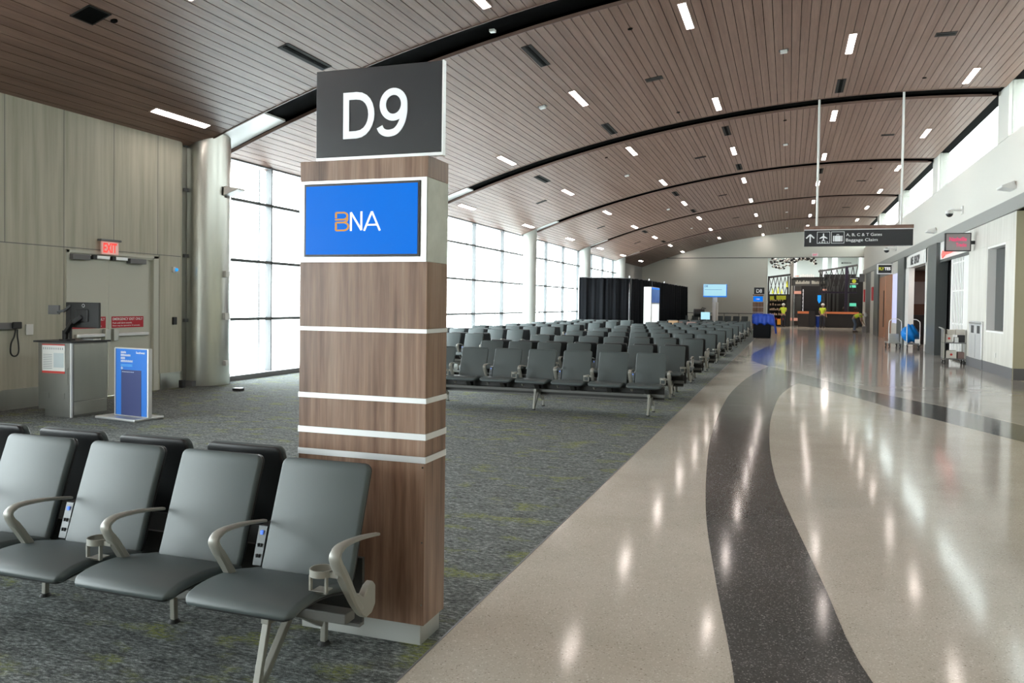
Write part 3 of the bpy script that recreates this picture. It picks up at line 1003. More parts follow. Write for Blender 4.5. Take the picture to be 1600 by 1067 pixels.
first = True
for i, x in enumerate(ROWS):
    y = 11.45 if i % 2 == 0 else 14.75
    ys = []
    yy = y-6.6*3
    while yy < 61.4:
        if yy > YB+1:
            ys.append(yy)
        yy += 6.6
    seen = [q for q in ys if in_frame(x, q+.6, zc(x))]
    for j, yy in enumerate(ys):
        if first:
            o = lp
            first = False
        else:
            o = copy_tree(lp)
        o.location = (x, yy, zc(x))
        o.rotation_euler = (0, ang(x), 0)
        if yy in seen:
            lb = 'recessed strip light, row %s, %s of its row from the viewer' % (ROWN[i], ORD[seen.index(yy)])
        else:
            lb = 'strip light behind the viewer, row %s, %s from the viewer' % (ROWN[i], ORD[len(ys)-len(seen)-1-j])
        tag(o, lb, 'ceiling light', 'strip lights in the plank ceiling')

SL = [(-7.57, 11.45), (-4.65, 14.75), (-4.65, 21.4), (-7.55, 24.8), (-1.84, 24.7), (-1.84, 31.2), (1.1, 21.4), (1.1, 34.5), (-4.62, 34.6), (-4.6, 41.1), (-7.52, 44.1), (-7.52, 51.1), (1.1, 8.1), (-1.84, 11.4)]
sv = empty('slot_diffuser')
MB().box(-.10, .10, -.64, .64, -.008, .02).build('frame', 'vent_grey', sv)
MB().box(-.035, .035, -.6, .6, -.012, .0).build('slot', 'vent_slot', sv)
for j, (x, y) in enumerate(SL):
    o = sv if j == 0 else copy_tree(sv)
    o.location = (x, y, zc(x))
    o.rotation_euler = (0, ang(x), 0)
    i = min(range(6), key=lambda k: abs(ROWS[k]-x))
    n_ = sorted(q[1] for q in SL if abs(q[0]-x) < .3).index(y)
    tag(o, 'dark slot air diffuser, row %s, %s along that row' % (ROWN[i], ORD[n_]), 'air diffuser', 'slot diffusers in the ceiling')
pv = empty('access_plate')
MB().box(-.19, .19, -.13, .13, -.008, .02).build('plate', 'vent_grey', pv)
MB().box(-.16, .16, -.015, .015, -.012, 0).build('seam', 'vent_slot', pv)
j = 0
for x, nm in ((-8.55, 'nearest the windows'), (-2.93, 'in the middle'), (2.86, 'nearest the shops')):
    for k, y in enumerate((8.15, 18.05, 28.0, 37.8, 47.6)):
        if x == -8.55 and k == 0:
            continue
        o = pv if j == 0 else copy_tree(pv)
        j += 1
        o.location = (x, y, zc(x))
        o.rotation_euler = (0, ang(x), 0)
        tag(o, 'small grey ceiling grille, line %s, %s of its line' % (nm, ORD[k]), 'ceiling grille', 'grey grilles in the ceiling')
t = thing('return_grille', 'square dark grille in the ceiling above the gate podium', 'ceiling grille', (-8.62, 8.14, zc(-8.62)))
t.rotation_euler = (0, ang(-8.62), 0)
MB().box(-.15, .15, -.16, .16, -.01, .02).build('grille_face', 'vent_slot', t)
MB().box(-.17, -.15, -.18, .18, -.012, .03).box(.15, .17, -.18, .18, -.012, .03).box(-.17, .17, -.18, -.16, -.012, .03).box(-.17, .17, .16, .18, -.012, .03).build('frame', 'vent_grey', t)
cb = empty('ceiling_device')
MB().box(-.07, .07, -.07, .07, -.05, .01).build('housing', 'white_plastic', cb, bevel=.01)
MB().box(-.10, .10, -.09, .09, -.004, .02).build('back_plate', 'plastic_black', cb)
j = 0
for x, nm in ((-5.46, 'window side'), (-.2, 'middle')):
    for k, y in enumerate((17.85, 28.1, 38.4, 48.1, 57.7)):
        o = cb if j == 0 else copy_tree(cb)
        j += 1
        o.location = (x, y, zc(x))
        o.rotation_euler = (0, ang(x), 0)
        tag(o, 'small white ceiling device, %s line, %s from the viewer' % (nm, ORD[k]), 'ceiling device', 'white devices on the ceiling')
for k, (x, y) in enumerate(((-8.55, 8.45), (-2.84, 14.7), (-2.83, 21.4), (-5.43, 24.6), (2.94, 21.3), (-.2, 24.5), (2.95, 34.5))):
    o = MB().cyl((0, 0, -.015), (0, 0, .01), .045, n=16).build('sprinkler_cap', 'vent_slot')
    o.location = (x, y, zc(x))
    o.rotation_euler = (0, ang(x), 0)
    tag(o, ['dark round cap next to the square ceiling grille', 'dark round cap in the ceiling bay above the pillar, mid ceiling', 'dark round cap just before the second dark rib', 'dark round cap just past the second dark rib, window side', 'dark round cap just before the second rib, shop side', 'dark round cap past the second rib near the sign poles', 'dark round cap past the third rib, shop side'][k], 'sprinkler cap', 'round caps in the ceiling')
o = MB().box(-4.97, -4.87, 13.04, 13.14, zc(-4.92), zc(-4.92)+.05).build('gap_device', 'white_plastic', bevel=.01)
tag(o, 'small white device inside the first dark ceiling rib', 'ceiling device')

# hanging direction sign
t = thing('hanging_direction_sign', 'hanging black airport direction sign with wood top on two white poles', 'hanging sign', (1.67, 22.9, 3.26))
MB().box(-1.31, 1.31, -.09, .09, 0, .42).build('sign_panel', 'sign_black', t, bevel=.006)
MB().box(-1.31, 1.31, -.085, .085, .42, .445).build('silver_line', 'silver_trim', t)
MB().box(-1.32, 1.32, -.10, .10, .445, .50).build('wood_cap', 'ceiling_wood', t)
MB().box(-1.32, 1.32, -.10, .10, .50, .535).build('dark_cap', 'ceiling_lip', t)
for x in (-1.0, 1.03):
    MB().cyl((x, 0, .5), (x, 0, 3.98), .028, n=14).build('pole', 'white_plastic', t, smooth='auto')
MB().box(-1.178, -1.142, -.095, -.09, .10, .29).bar((-1.16, -.092, .31), (-1.26, -.092, .21), .006, .034).bar((-1.16, -.092, .31), (-1.06, -.092, .21), .006, .034).build('arrow_symbol', 'white_print', t)


def frame_sq(x0, x1, z0, z1, wd):
    return MB().box(x0, x1, -.094, -.09, z0, z0+wd).box(x0, x1, -.094, -.09, z1-wd, z1).box(x0, x0+wd, -.094, -.09, z0, z1).box(x1-wd, x1, -.094, -.09, z0, z1)


ic = frame_sq(-.99, -.67, .07, .38, .01).build('icon_frame', 'white_print', t)
MB().prism([(-.83, .345), (-.815, .32), (-.815, .27), (-.735, .215), (-.735, .195), (-.815, .22), (-.815, .17), (-.79, .148), (-.79, .135), (-.83, .145), (-.87, .135), (-.87, .148), (-.845, .17), (-.845, .22), (-.925, .195), (-.925, .215), (-.845, .27), (-.845, .32)], 1, -.096, -.09).build('plane_symbol', 'white_print', ic)
text('icon_letters', 'A B C T', 'white_print', ic, (-.95, -.091, .085), w=.24, h=.035, depth=.003, bold=.03)
ic = frame_sq(-.64, -.32, .07, .38, .01).build('icon_frame', 'white_print', t)
g = MB().box(-.555, -.405, -.096, -.09, .12, .27).box(-.595, -.565, -.096, -.09, .12, .27).box(-.395, -.365, -.096, -.09, .12, .27)
g.box(-.51, -.50, -.096, -.09, .27, .30).box(-.46, -.45, -.096, -.09, .27, .30).box(-.51, -.45, -.096, -.09, .295, .31)
g.build('suitcase_symbol', 'white_print', ic)
text('sign_lettering', 'A, B, C & T Gates', 'white_print', t, (-.28, -.091, .245), w=.86, h=.085, depth=.003)
text('sign_lettering', 'Baggage Claim', 'white_print', t, (-.28, -.091, .095), w=.76, h=.10, depth=.003)


# ------------------------------------------------------------------ gate pillar
def bna(parent, x, y, z, s):
    """airport letter mark, lower left at x, z, letter height s"""
    th = s*.085
    b = MB()

    def st(pts):
        for p, q in zip(pts, pts[1:]):
            b.prism([(x+(p[0]*s+o_[0])*1.17, z+p[1]*s+o_[1]) for p, o_ in ((p, ((q[1]-p[1])/math.dist(p, q)*th/2, -(q[0]-p[0])/math.dist(p, q)*th/2)), (q, ((q[1]-p[1])/math.dist(p, q)*th/2, -(q[0]-p[0])/math.dist(p, q)*th/2)), (q, (-(q[1]-p[1])/math.dist(p, q)*th/2, (q[0]-p[0])/math.dist(p, q)*th/2)), (p, (-(q[1]-p[1])/math.dist(p, q)*th/2, (q[0]-p[0])/math.dist(p, q)*th/2)))], 1, y-.002, y+.002)
    st([(.04, .68), (.04, .96), (.46, .96), (.58, .90), (.63, .78), (.58, .66), (.46, .60)])
    st([(.46, .60), (.0, .60)])
    st([(.04, .45), (.46, .45), (.62, .38), (.68, .24), (.62, .10), (.48, .04), (.04, .04), (.04, .45)])
    st([(.46, .45), (.60, .53), (.62, .70)])
    b.build('logo_letter_b', 'screen_orange', parent)
    b = MB()
    st([(.80, 0), (.80, .96), (1.32, .04), (1.32, 1.0)])
    st([(1.46, 0), (1.84, .98), (2.24, 0)])
    st([(1.60, .30), (2.10, .30)])
    b.build('logo_letters_na', 'screen_white', parent)


PX0, PX1, PY0, PY1 = -2.32, -1.62, 3.47, 4.17


def gate_pillar(label, txt, loc):
    t = thing('gate_pillar', label, 'gate pillar', loc)
    w_, d_ = .70, .24
    MB().box(.02, w_-.02, .01, d_-.01, 0, .10).build('kick_base', 'satin_metal', t, bevel=.002)
    zs = [(.10, .88), (.91, .99), (1.02, 1.165), (1.19, 1.50), (1.52, 1.84), (2.24, 2.34)]
    for a, b in zs:
        MB().box(0, w_, 0, d_, a, b).build('wood_cladding', 'walnut', t, bevel=.0015, bseg=1)
    for a, b in ((.88, .91), (.99, 1.02), (1.165, 1.19), (1.50, 1.52)):
        MB().box(-.003, w_+.003, -.003, d_+.003, a, b).build('silver_band', 'silver_trim', t)
    MB().box(0.0, w_, .0, d_, 1.84, 2.24).build('screen_surround', 'concrete', t, bevel=.002)
    MB().box(.0, w_-.003, -.006, .0, 1.84, 2.24).build('silver_front', 'aluminium', t)
    s = MB().box(.03, .665, -.012, -.004, 1.865, 2.225).build('screen_bezel', 'plastic_black', t, bevel=.002)
    MB().box(.042, .653, -.014, -.010, 1.877, 2.213).build('screen', 'screen_blue', s)
    bna(s, .21, -.016, 1.99, .094)
    hd = MB().box(.07, .755, .03, .055, 2.36, 2.79).build('sign_head', 'sign_black', t, bevel=.002)
    MB().box(.755, .762, .028, .057, 2.345, 2.792).box(.07, .76, .03, .057, 2.345, 2.36).box(.60, .66, .056, .12, 2.34, 2.75).build('silver_edge', 'silver_trim', hd)
    if txt == 'D9':
        text('gate_letter', 'D', 'sign_white', hd, (.225, .0295, 2.447), w=.172, h=.226, depth=.004, bold=.012)
        cx_, cz_, hw_ = .50, 2.60, .0165
        out = []
        for k in range(37):
            a_ = math.pi*2*k/36
            out.append((cx_+.0575*math.cos(a_), cz_+.062*math.sin(a_)))
        tail = [(.426, 2.496), (.436, 2.478), (.455, 2.466), (.480, 2.463), (.510, 2.470), (.532, 2.490), (.548, 2.520), (.557, 2.560), (.5575, 2.600)]
        tail = smooth_pts(tail, 5)
        g9 = MB()
        for path_, yo in ((out, .0255), (tail, .0260)):
            rr_ = []
            for i_ in range(len(path_)):
                p_ = path_[i_]
                if path_ is out:
                    q0_, q1_ = path_[(i_-1) % 36], path_[(i_+1) % 36]
                else:
                    q0_, q1_ = path_[max(0, i_-1)], path_[min(len(path_)-1, i_+1)]
                dl = math.hypot(q1_[0]-q0_[0], q1_[1]-q0_[1])
                nx2, nz2 = -(q1_[1]-q0_[1])/dl*hw_, (q1_[0]-q0_[0])/dl*hw_
                rr_.append([(p_[0]+nx2, yo, p_[1]+nz2), (p_[0]-nx2, yo, p_[1]-nz2), (p_[0]-nx2, .031, p_[1]-nz2), (p_[0]+nx2, .031, p_[1]+nz2)])
            g9.loft(rr_, True, path_ is not out)
        g9.build('gate_number', 'sign_white', hd)
    else:
        text('gate_number', txt, 'sign_white', hd, (.222, .0295, 2.452), w=.365, h=.23, depth=.004, bold=.008)
    for z in (.2, .5, .86):
        MB().cyl((w_-.012, -.002, z), (w_-.012, .001, z), .004, n=8).build('screw', 'chrome', t)
    return t


gate_pillar('tall wood clad gate pillar marked D9 with a blue screen', 'D9', (-2.32, 3.47, 0))
p8 = gate_pillar('distant wood clad gate pillar marked D8 by the end wall', 'D8', (-2.32, 57.5, 0))
p8.scale = (1, 1, 1.05)

# ------------------------------------------------------------------ beam seating
SEAT = [(-.650, .432), (-.640, .448), (-.58, .466), (-.46, .470), (-.34, .455), (-.24, .430), (-.175, .420)]
BACK = [(-.215, .420), (-.185, .50), (-.152, .60), (-.118, .70), (-.083, .80), (-.052, .885), (-.043, .918)]


def pad(profile, hw, th, rad, side, name, m):
    """upholstered slab lofted along a side profile; side=+1 puts the thickness below/behind"""
    p = smooth_pts([tuple(q) for q in profile], 5)
    d = [0]
    for a, b in zip(p, p[1:]):
        d.append(d[-1]+math.dist(a, b))
    T = d[-1]
    sam = sorted(set([0, .004, .01, .02, .032, rad] + [rad+(T-2*rad)*k/12 for k in range(1, 12)] + [T-rad, T-.032, T-.02, T-.01, T-.004, T]))
    rings = []
    for s_ in sam:
        j = min(max(i for i in range(len(d)) if d[i] <= s_+1e-9), len(p)-2)
        u = (s_-d[j])/max(1e-9, d[j+1]-d[j])
        c = Vector((0, p[j][0]+(p[j+1][0]-p[j][0])*u, p[j][1]+(p[j+1][1]-p[j][1])*u))
        tg = Vector((0, p[j+1][0]-p[j][0], p[j+1][1]-p[j][1])).normalized()
        nn = Vector((0, -tg.z, tg.y))*side
        e = min(s_, T-s_)
        h = hw if e >= rad else hw-rad+math.sqrt(max(0, rad*rad-(rad-e)**2))
        tt = th*(1 if e >= .03 else (.35+.65*math.sqrt(max(0, 1-(1-e/.03)**2))))
        ring = []
        rr = tt/2
        for k in range(7):
            a = -math.pi/2+math.pi*k/6
            ring.append(c+Vector((h-rr*.8+rr*.8*math.cos(a), 0, 0))+nn*(rr*math.sin(a)))
        for k in range(7):
            a = math.pi/2+math.pi*k/6
            ring.append(c+Vector((-h+rr*.8+rr*.8*math.cos(a), 0, 0))+nn*(rr*math.sin(a)))
        rings.append(ring)
    mb = MB().loft(rings)
    return mb


def rect_sweep(path, wx, th):
    """flat bar following a (y,z) path, width wx across x; th list of thicknesses"""
    pts = [Vector((0, a, b)) for a, b in path]
    rings = []
    for i, p in enumerate(pts):
        q0, q1 = pts[max(i-1, 0)], pts[min(i+1, len(pts)-1)]
        tg = (q1-q0).normalized()
        nn = Vector((0, -tg.z, tg.y))
        t_ = th[i]/2
        x = wx[i]/2
        rings.append([p+Vector((sx*x, 0, 0))+nn*sz*t_ for sx, sz in ((-1, -.55), (-.6, -1), (.6, -1), (1, -.55), (1, .55), (.6, 1), (-.6, 1), (-1, .55))])
    return MB().loft(rings)


PITCH_ = .575
proto_parts = {}


def bench(n, legs, label_):
    t = empty('beam_bench')
    W_ = n*PITCH_
    first_seat = proto_parts.get('seat')
    for k in range(n):
        x = -W_/2+PITCH_*(k+.5)
        if 'seat' not in proto_parts:
            s = pad(SEAT, .255, .044, .040, 1, 'seat', None).build('seat', 'vinyl', t, smooth=True)
            und = pad([(a, b-.026) for a, b in SEAT[1:]], .235, .024, .05, 1, '', None).build('seat_shell', 'vinyl_black', s, smooth=True)
            MB().prism([(-.38, .43), (-.16, .40), (-.16, .30), (-.24, .30)], 0, -.035, .035).build('seat_bracket', 'tray_dark', s)
            b = pad(BACK, .229, .034, .036, 1, 'backrest', None).build('backrest', 'vinyl', t, smooth=True)
            pad([(a+.024, z_-.004) for a, z_ in BACK], .222, .026, .036, 1, '', None).build('back_shell', 'vinyl_black', b, smooth=True)
            proto_parts['seat'], proto_parts['backrest'] = s, b
        else:
            s = copy_tree(proto_parts['seat'], t)
            b = copy_tree(proto_parts['backrest'], t)
        s.location.x = x-.06
        b.location.x = x-.038
    for j in range(n+1):
        x = -W_/2+PITCH_*j
        if 'arm' not in proto_parts:
            path = smooth_pts([(-.30, .36), (-.355, .42), (-.405, .49), (-.455, .565), (-.495, .620), (-.502, .650), (-.475, .671), (-.42, .677), (-.30, .668), (-.16, .645)], 4)
            nn = len(path)
            a = rect_sweep(path, [.030+.022*math.sin(math.pi*min(1, i/(nn*.75)))*(1 if i < nn*.75 else 1) if i < nn*.6 else .048-.022*(i-nn*.6)/(nn*.4) for i in range(nn)],
                           [.040-.016*i/nn if i < nn*.4 else .028-.016*(i-nn*.4)/(nn*.6) for i in range(nn)]).build('armrest', 'arm_grey', t, smooth='auto')
            MB().prism([(-.37, .42), (-.31, .345), (-.28, .325), (-.23, .33), (-.20, .36), (-.20, .44), (-.225, .465), (-.26, .455), (-.30, .42), (-.34, .45)], 0, -.016, .016).build('arm_bracket', 'arm_grey', a, bevel=.005)
            proto_parts['arm'] = a
            c = MB()
            n2 = 28
            rings = []
            for k in range(n2):
                th_ = 2*math.pi*k/n2
                cs, sn = math.cos(th_), math.sin(th_)
                rings.append([(.050*cs, .050*sn, .0), (.050*cs, .050*sn, .028), (.045*cs, .045*sn, .028), (.045*cs, .045*sn, .0)])
            rings.append(rings[0])
            c.loft(rings, True, False)
            for sx in (-1, 1):
                c.box(sx*.036-.004, sx*.036+.004, -.034, -.018, -.058, .004)
            c.box(-.040, .040, -.034, -.018, -.064, -.056)
            c.box(-.03, .03, -.034, .03, -.063, -.058)
            c.box(.04, .085, -.02, .02, .0, .022)
            c = c.build('cup_holder', 'arm_grey', a, smooth='auto')
            c.location = (-.088, -.455, .550)
            proto_parts['cup'] = c
            p = MB().prism([(-.20, .45), (-.15, .62), (-.06, .62), (-.11, .45)], 0, -.026, .026).build('power_module', 'plastic_black', t, bevel=.004)
            fc = MB().prism([(-.204, .452), (-.154, .618), (-.148, .618), (-.198, .452)], 0, -.022, .022).build('outlet_plate', 'outlet_face', p)
            MB().box(-.006, .006, -.170, -.158, .582, .600).build('usb_light', 'led_blue', p)
            MB().box(-.010, -.004, -.186, -.172, .53, .545).box(.004, .010, -.186, -.172, .53, .545).box(-.010, -.004, -.199, -.185, .485, .50).box(.004, .010, -.199, -.185, .485, .50).build('sockets', 'plastic_black', p)
            MB().box(.0255, .0265, -.125, -.12, .46, .61).build('silver_edge', 'silver_trim', p)
            proto_parts['power'] = p
            a.location.x = x
            p.location.x = x
            if (n-j) % 2 == 0:
                pass
            a['_'] = 1
            cupkeep = ((n-j) % 2 == 0)
            if not cupkeep:
                c.parent = None
                bpy.context.scene.collection.objects.unlink(c)
                c.use_fake_user = True
                proto_parts['cup_loose'] = c
            if cupkeep or j == 0:
                bpy.context.scene.collection.objects.unlink(p)
                for q in list(p.children):
                    col.objects.unlink(q)
                p.parent = None
                proto_parts['power_loose'] = p
            continue
        a0 = proto_parts['arm']
        a = a0.copy()
        col.objects.link(a)
        a.parent = t
        a.location.x = x
        for ch in a0.children:
            if ch.name.startswith('arm_bracket') and j == n:
                q = ch.copy()
                col.objects.link(q)
                q.parent = a
        if (n-j) % 2 == 0:
            q = proto_parts['cup'].copy()
            col.objects.link(q)
            q.parent = a
        elif 0 < j < n:
            p0 = proto_parts['power']
            p = p0.copy()
            col.objects.link(p)
            p.parent = t
            p.location.x = x-.012
            for ch in p0.children:
                q = ch.copy()
                col.objects.link(q)
                q.parent = p
    MB().box(-W_/2+.05, W_/2-.10, -.25, -.17, .265, .31).build('beam', 'tray_light', t, bevel=.006)
    MB().box(-W_/2+.06, W_/2-.12, -.075, -.055, .21, .50).build('cable_tray', 'tray_dark', t)
    MB().box(-W_/2+.06, W_/2-.12, -.095, -.055, .195, .21).build('tray_rail', 'tray_light', t)
    for x in legs:
        x = W_/2-x
        if 'leg' not in proto_parts:
            g = MB()
            # open front strut: two ribs meeting at the foot
            for p0, p1, w0 in (((-.35, .290), (-.425, .012), .024), ((-.17, .265), (-.405, .012), .034)):
                g.bar((0, p0[0], p0[1]), (0, p1[0], p1[1]), .032, w0)
            g.bar((0, -.37, .295), (0, -.12, .265), .040, .05)
            g.bar((0, -.16, .27), (0, .07, .125), .034, .06)
            g.bar((0, .10, .145), (0, .095, .012), .028, .028)
            g.bar((0, -.02, .17), (0, .115, .125), .030, .03)
            lg = g.build('leg', 'arm_grey', t, bevel=.004)
            MB().cyl((0, -.415, 0), (0, -.415, .014), .026, n=16).build('foot_pad', 'rubber', lg)
            MB().cyl((0, .095, 0), (0, .095, .016), .032, .022, n=16).build('foot_pad', 'rubber', lg)
            proto_parts['leg'] = lg
        else:
            lg = copy_tree(proto_parts['leg'], t)
        lg.location.x = x
    return t


def place(t, xr, y, n, flip, label, group):
    W_ = n*PITCH_
    t.location = (xr-W_/2, y, 0)
    t.rotation_euler.z = math.pi if flip else 0
    tag(t, label, 'bench seating', group)


near_f = bench(6, (.42, 2.19), '')
place(near_f, -1.66, 3.24, 6, False, 'nearest beam bench of grey vinyl seats, facing the viewer beside the gate pillar', 'benches beside the gate pillar')
near_r = bench(5, (.42, 2.3), '')
place(near_r, -2.36, 3.39, 5, True, 'beam bench back to back behind the nearest bench, facing the windows', 'benches beside the gate pillar')
b7 = bench(7, (.31, 2.08, 3.75), '')
place(b7, -1.625, 12.29, 7, False, 'single front row bench of the main seating block, facing the viewer', 'benches of the main seating block')
for k in range(9):
    yb = 14.62+3.16*k
    o = copy_tree(b7)
    place(o, -1.625, yb, 7, False, 'viewer facing bench of back to back pair number %d in the main block' % (k+1), 'benches of the main seating block')
    o = copy_tree(b7)
    place(o, -1.70, yb+.42, 7, True, 'away facing bench of back to back pair number %d in the main block' % (k+1), 'benches of the main seating block')
b5 = bench(5, (.31, 2.08), '')
place(b5, -6.7, 14.62+3.16, 5, False, 'viewer facing bench of pair number 1 in the block by the windows', 'benches by the windows')
for k in range(1, 8):
    yb = 14.62+3.16*k
    if k > 1:
        o = copy_tree(b5)
        place(o, -6.75, yb, 5, False, 'viewer facing bench of pair number %d in the block by the windows' % k, 'benches by the windows')
    o = copy_tree(b5)
    place(o, -6.8, yb+.42, 5, True, 'window block bench facing away from the viewer in pair number %d' % k, 'benches by the windows')
for k, xr in enumerate((-2.6, -6.8)):
    o = copy_tree(b7)
    place(o, xr, 59.5, 7, False, ['bench against the end wall beside the distant D8 pillar', 'bench against the end wall beside the black drapes'][k], 'benches against the end wall')

# ------------------------------------------------------------------ podium, monitor, sign
t = thing('gate_podium', 'brushed steel gate podium with a posted notice and dark top', 'podium', (-9.25, 8.42, 0))
MB().box(-.60, 0, 0, .62, .10, 1.02).build('cabinet_body', 'steel_dark', t, bevel=.003)
MB().box(-.50, -.02, .02, .60, 0, .10).build('toe_kick', 'steel_dark', t)
MB().box(-.012, .012, -.012, .012, 0, 1.02).build('corner_strip', 'silver_trim', t)
MB().box(-.66, .03, -.03, .65, 1.02, 1.045).build('counter_top', 'stone_black', t, bevel=.003)
MB().box(0, .006, .04, .60, .22, 1.0).build('side_door', 'steel', t, bevel=.002)
MB().box(0, .005, .04, .60, .03, .21).build('side_plinth', 'steel', t, bevel=.002)
MB().box(-.52, -.40, -.005, 0, .25, .33).box(-.24, -.12, -.005, 0, .25, .33).box(-.20, -.06, -.005, 0, .45, .68).build('access_panel', 'steel_dark', t)
pp = MB().box(-.52, -.11, -.008, 0, .60, 1.0).build('notice_sheet', 'paper', t)
MB().box(-.52, -.11, -.010, -.002, .60, .63).box(-.52, -.11, -.010, -.002, .985, 1.0).build('red_stripe', 'red_print', pp)
g = MB()
for i in range(10):
    g.box(-.50+.038*i, -.485+.038*i, -.010, -.004, .925, .955)
for i in range(9):
    g.box(-.50, -.34, -.010, -.004, .66+.024*i, .668+.024*i)
g.build('small_print', 'paper_print', pp)
MB().box(-.31, -.13, -.0095, -.004, .68, .88).build('tinted_box', 'paper_tint', pp)

t = thing('computer_monitor', 'black computer monitor on an arm standing on the gate podium, back view', 'monitor', (-9.28, 8.62, 1.045))
MB().box(-.32, .28, .02, .06, .18, .535).build('monitor_back', 'plastic_black', t, bevel=.01)
MB().box(-.12, .10, -.0, .03, .26, .44).build('mount_plate', 'plastic_black', t, bevel=.02)
g = MB().bar((-.30, .0, 0), (-.30, .0, .14), .06, .06).bar((-.30, 0, .10), (-.10, -.06, .27), .05, .06).bar((-.10, -.06, .25), (0, 0, .34), .05, .06)
g.build('support_arm', 'plastic_black', t, bevel=.008)
MB().box(-.36, -.22, -.05, .09, 0, .015).build('arm_base', 'plastic_black', t)
MB().tube([(.005+.022*math.cos(a*math.pi/8), .018, .49+.022*math.sin(a*math.pi/8)) for a in range(16)], .0025, 6, True).build('maker_ring', 'silver_trim', t)
t = thing('small_display', 'small grey customer display on a side arm left of the monitor', 'display', (-9.62, 8.60, 1.045))
MB().box(-.26, -.06, .0, .03, .36, .49).build('display_back', 'plastic_grey', t, bevel=.006)
g = MB().bar((-.08, .0, .39), (.02, .02, .42), .03, .03).bar((.0, .02, .40), (.12, .04, .49), .025, .03).bar((.10, .05, .02), (.10, .05, .45), .03, .03)
g.build('display_arm', 'plastic_black', t)
MB().box(.06, .14, .02, .09, 0, .02).build('display_base', 'plastic_black', t)
o = MB().box(-9.20, -8.98+.02, 0, 0, 0, 0)
t = thing('keyboard', 'pale keyboard lying on the gate podium top', 'keyboard', (-9.36, 8.86, 1.045))
MB().box(-.16, .10, -.06, .07, 0, .02).build('keyboard_body', 'aluminium', t, bevel=.004)
MB().box(-.15, .09, -.05, .06, .02, .026).build('keys', 'plastic_black', t)

t = thing('floor_standing_sign', 'blue airline information sign on a silver floor base', 'floor sign', (-8.44, 8.68, 0), R(-7))
MB().box(-.48, .30, -.22, .26, 0, .035).build('base_plate', 'aluminium', t, bevel=.008)
MB().box(-.335, .335, -.035, .035, .035, .97).build('frame', 'silver_trim', t, bevel=.012)
pn = MB().box(-.30, .315, -.039, -.03, .05, .955).build('blue_panel', 'poster_blue', t)
MB().box(-.335+.035, -.285, -.0395, -.03, .05, .955).build('navy_edge', 'poster_navy', pn)  # narrow navy strip along the left edge of the panel
MB().box(-.18, .21, -.043, -.036, .05, .67).build('bin_size_box', 'poster_navy', pn)
text('airline_name', 'Southwest', 'white_print', pn, (.11, -.0405, .895), w=.17, h=.03, depth=.001, bold=.02)
for i, (w_, s_) in enumerate(((.10, ''), (.19, ''), (.08, ''), (.23, ''))):
    g = MB()
    x = -.19
    random.seed(20+i)
    while x < -.19+w_:
        cw = random.choice((.012, .016, .02))
        g.box(x, min(x+cw, -.19+w_), -.042, -.037, .895-.04*i, .92-.04*i+random.choice((0, .004)))
        x += cw+.005
    g.build('headline_strokes', 'poster_text', pn)
g = MB()
for i in range(2):
    x = -.19
    while x < .03:
        g.box(x, x+.014, -.042, -.037, .735-.018*i, .745-.018*i)
        x += .019
g.build('small_strokes', 'poster_cyan', pn)
g = MB()
for i in range(7):
    g.box(-.16+.034*i, -.136+.034*i, -.046, -.042, .638, .646)
g.build('box_caption_strokes', 'poster_text', pn)
MB().prism([(-.17, .715), (-.163, .70), (-.145, .69), (-.163, .68), (-.17, .665), (-.177, .68), (-.195, .69), (-.177, .70)], 1, -.042, -.037).build('star_mark', 'poster_text', pn)

# ------------------------------------------------------------------ drapes
def drape(name, p0, p1, h, label):
    t = thing(name, label, 'curtain', (p0[0], p0[1], 0))
    dx, dy = p1[0]-p0[0], p1[1]-p0[1]
    Ld = math.hypot(dx, dy)
    ux, uy = dx/Ld, dy/Ld
    nx, ny = -uy, ux
    k = int(Ld/.05)
    vs, fs = [], []
    rnd = random.Random(int(p0[1]*10))
    ph = [rnd.uniform(0, 6) for _ in range(3)]
    for i in range(k+1):
        s_ = Ld*i/k
        for j, z in enumerate((.02, h*.5, h)):
            am = .06*(1-.3*j)
            off = am*math.sin(s_*14+ph[0])+.04*math.sin(s_*5.3+ph[1])+.02*math.sin(s_*31+ph[2])
            for tt in (-.006, .006):
                vs.append((ux*s_+nx*(off+tt), uy*s_+ny*(off+tt), z))
    for i in range(k):
        for j in range(2):
            for q in (0, 1):
                a = i*6+j*2+q
                fs.append((a, a+6, a+8, a+2))
        a = i*6
        fs += [(a, a+1, a+7, a+6), (a+4, a+5, a+11, a+10)]
    MB().add(vs, fs).build('black_cloth', 'drape_black', t, smooth=True)
    MB().cyl((-nx*.0, 0, h), (dx, dy, h), .02, n=10).build('top_rail', 'plastic_grey', t)
    for a in (0, 1):
        MB().cyl((dx*a+nx*.12, dy*a+ny*.12, 0), (dx*a+nx*.12, dy*a+ny*.12, h+.12), .025, n=10).build('upright', 'aluminium', t)
        MB().cyl((dx*a+nx*.12, dy*a+ny*.12, 0), (dx*a+nx*.12, dy*a+ny*.12, .02), .07, n=16).build('foot_plate', 'aluminium', t)


dz = [((-10.1, 39.9), (-8.95, 40.35)), ((-8.95, 40.37), (-7.68, 41.0)), ((-7.62, 41.02), (-7.42, 45.95)), ((-7.41, 45.96), (-7.30, 51.0)), ((-7.29, 51.01), (-7.20, 55.75)), ((-7.19, 55.76), (-7.1, 60.2))]
for i, (a, b) in enumerate(dz):
    drape('pipe_drape', a, b, 3.0, ['black pipe and drape panel touching the window column', 'black drape panel at the front corner of the drape line', 'first black drape panel running back behind the white kiosk', 'second black drape panel running back towards the end wall', 'third black drape panel running back towards the end wall', 'last black drape panel, nearest the end wall'][i])

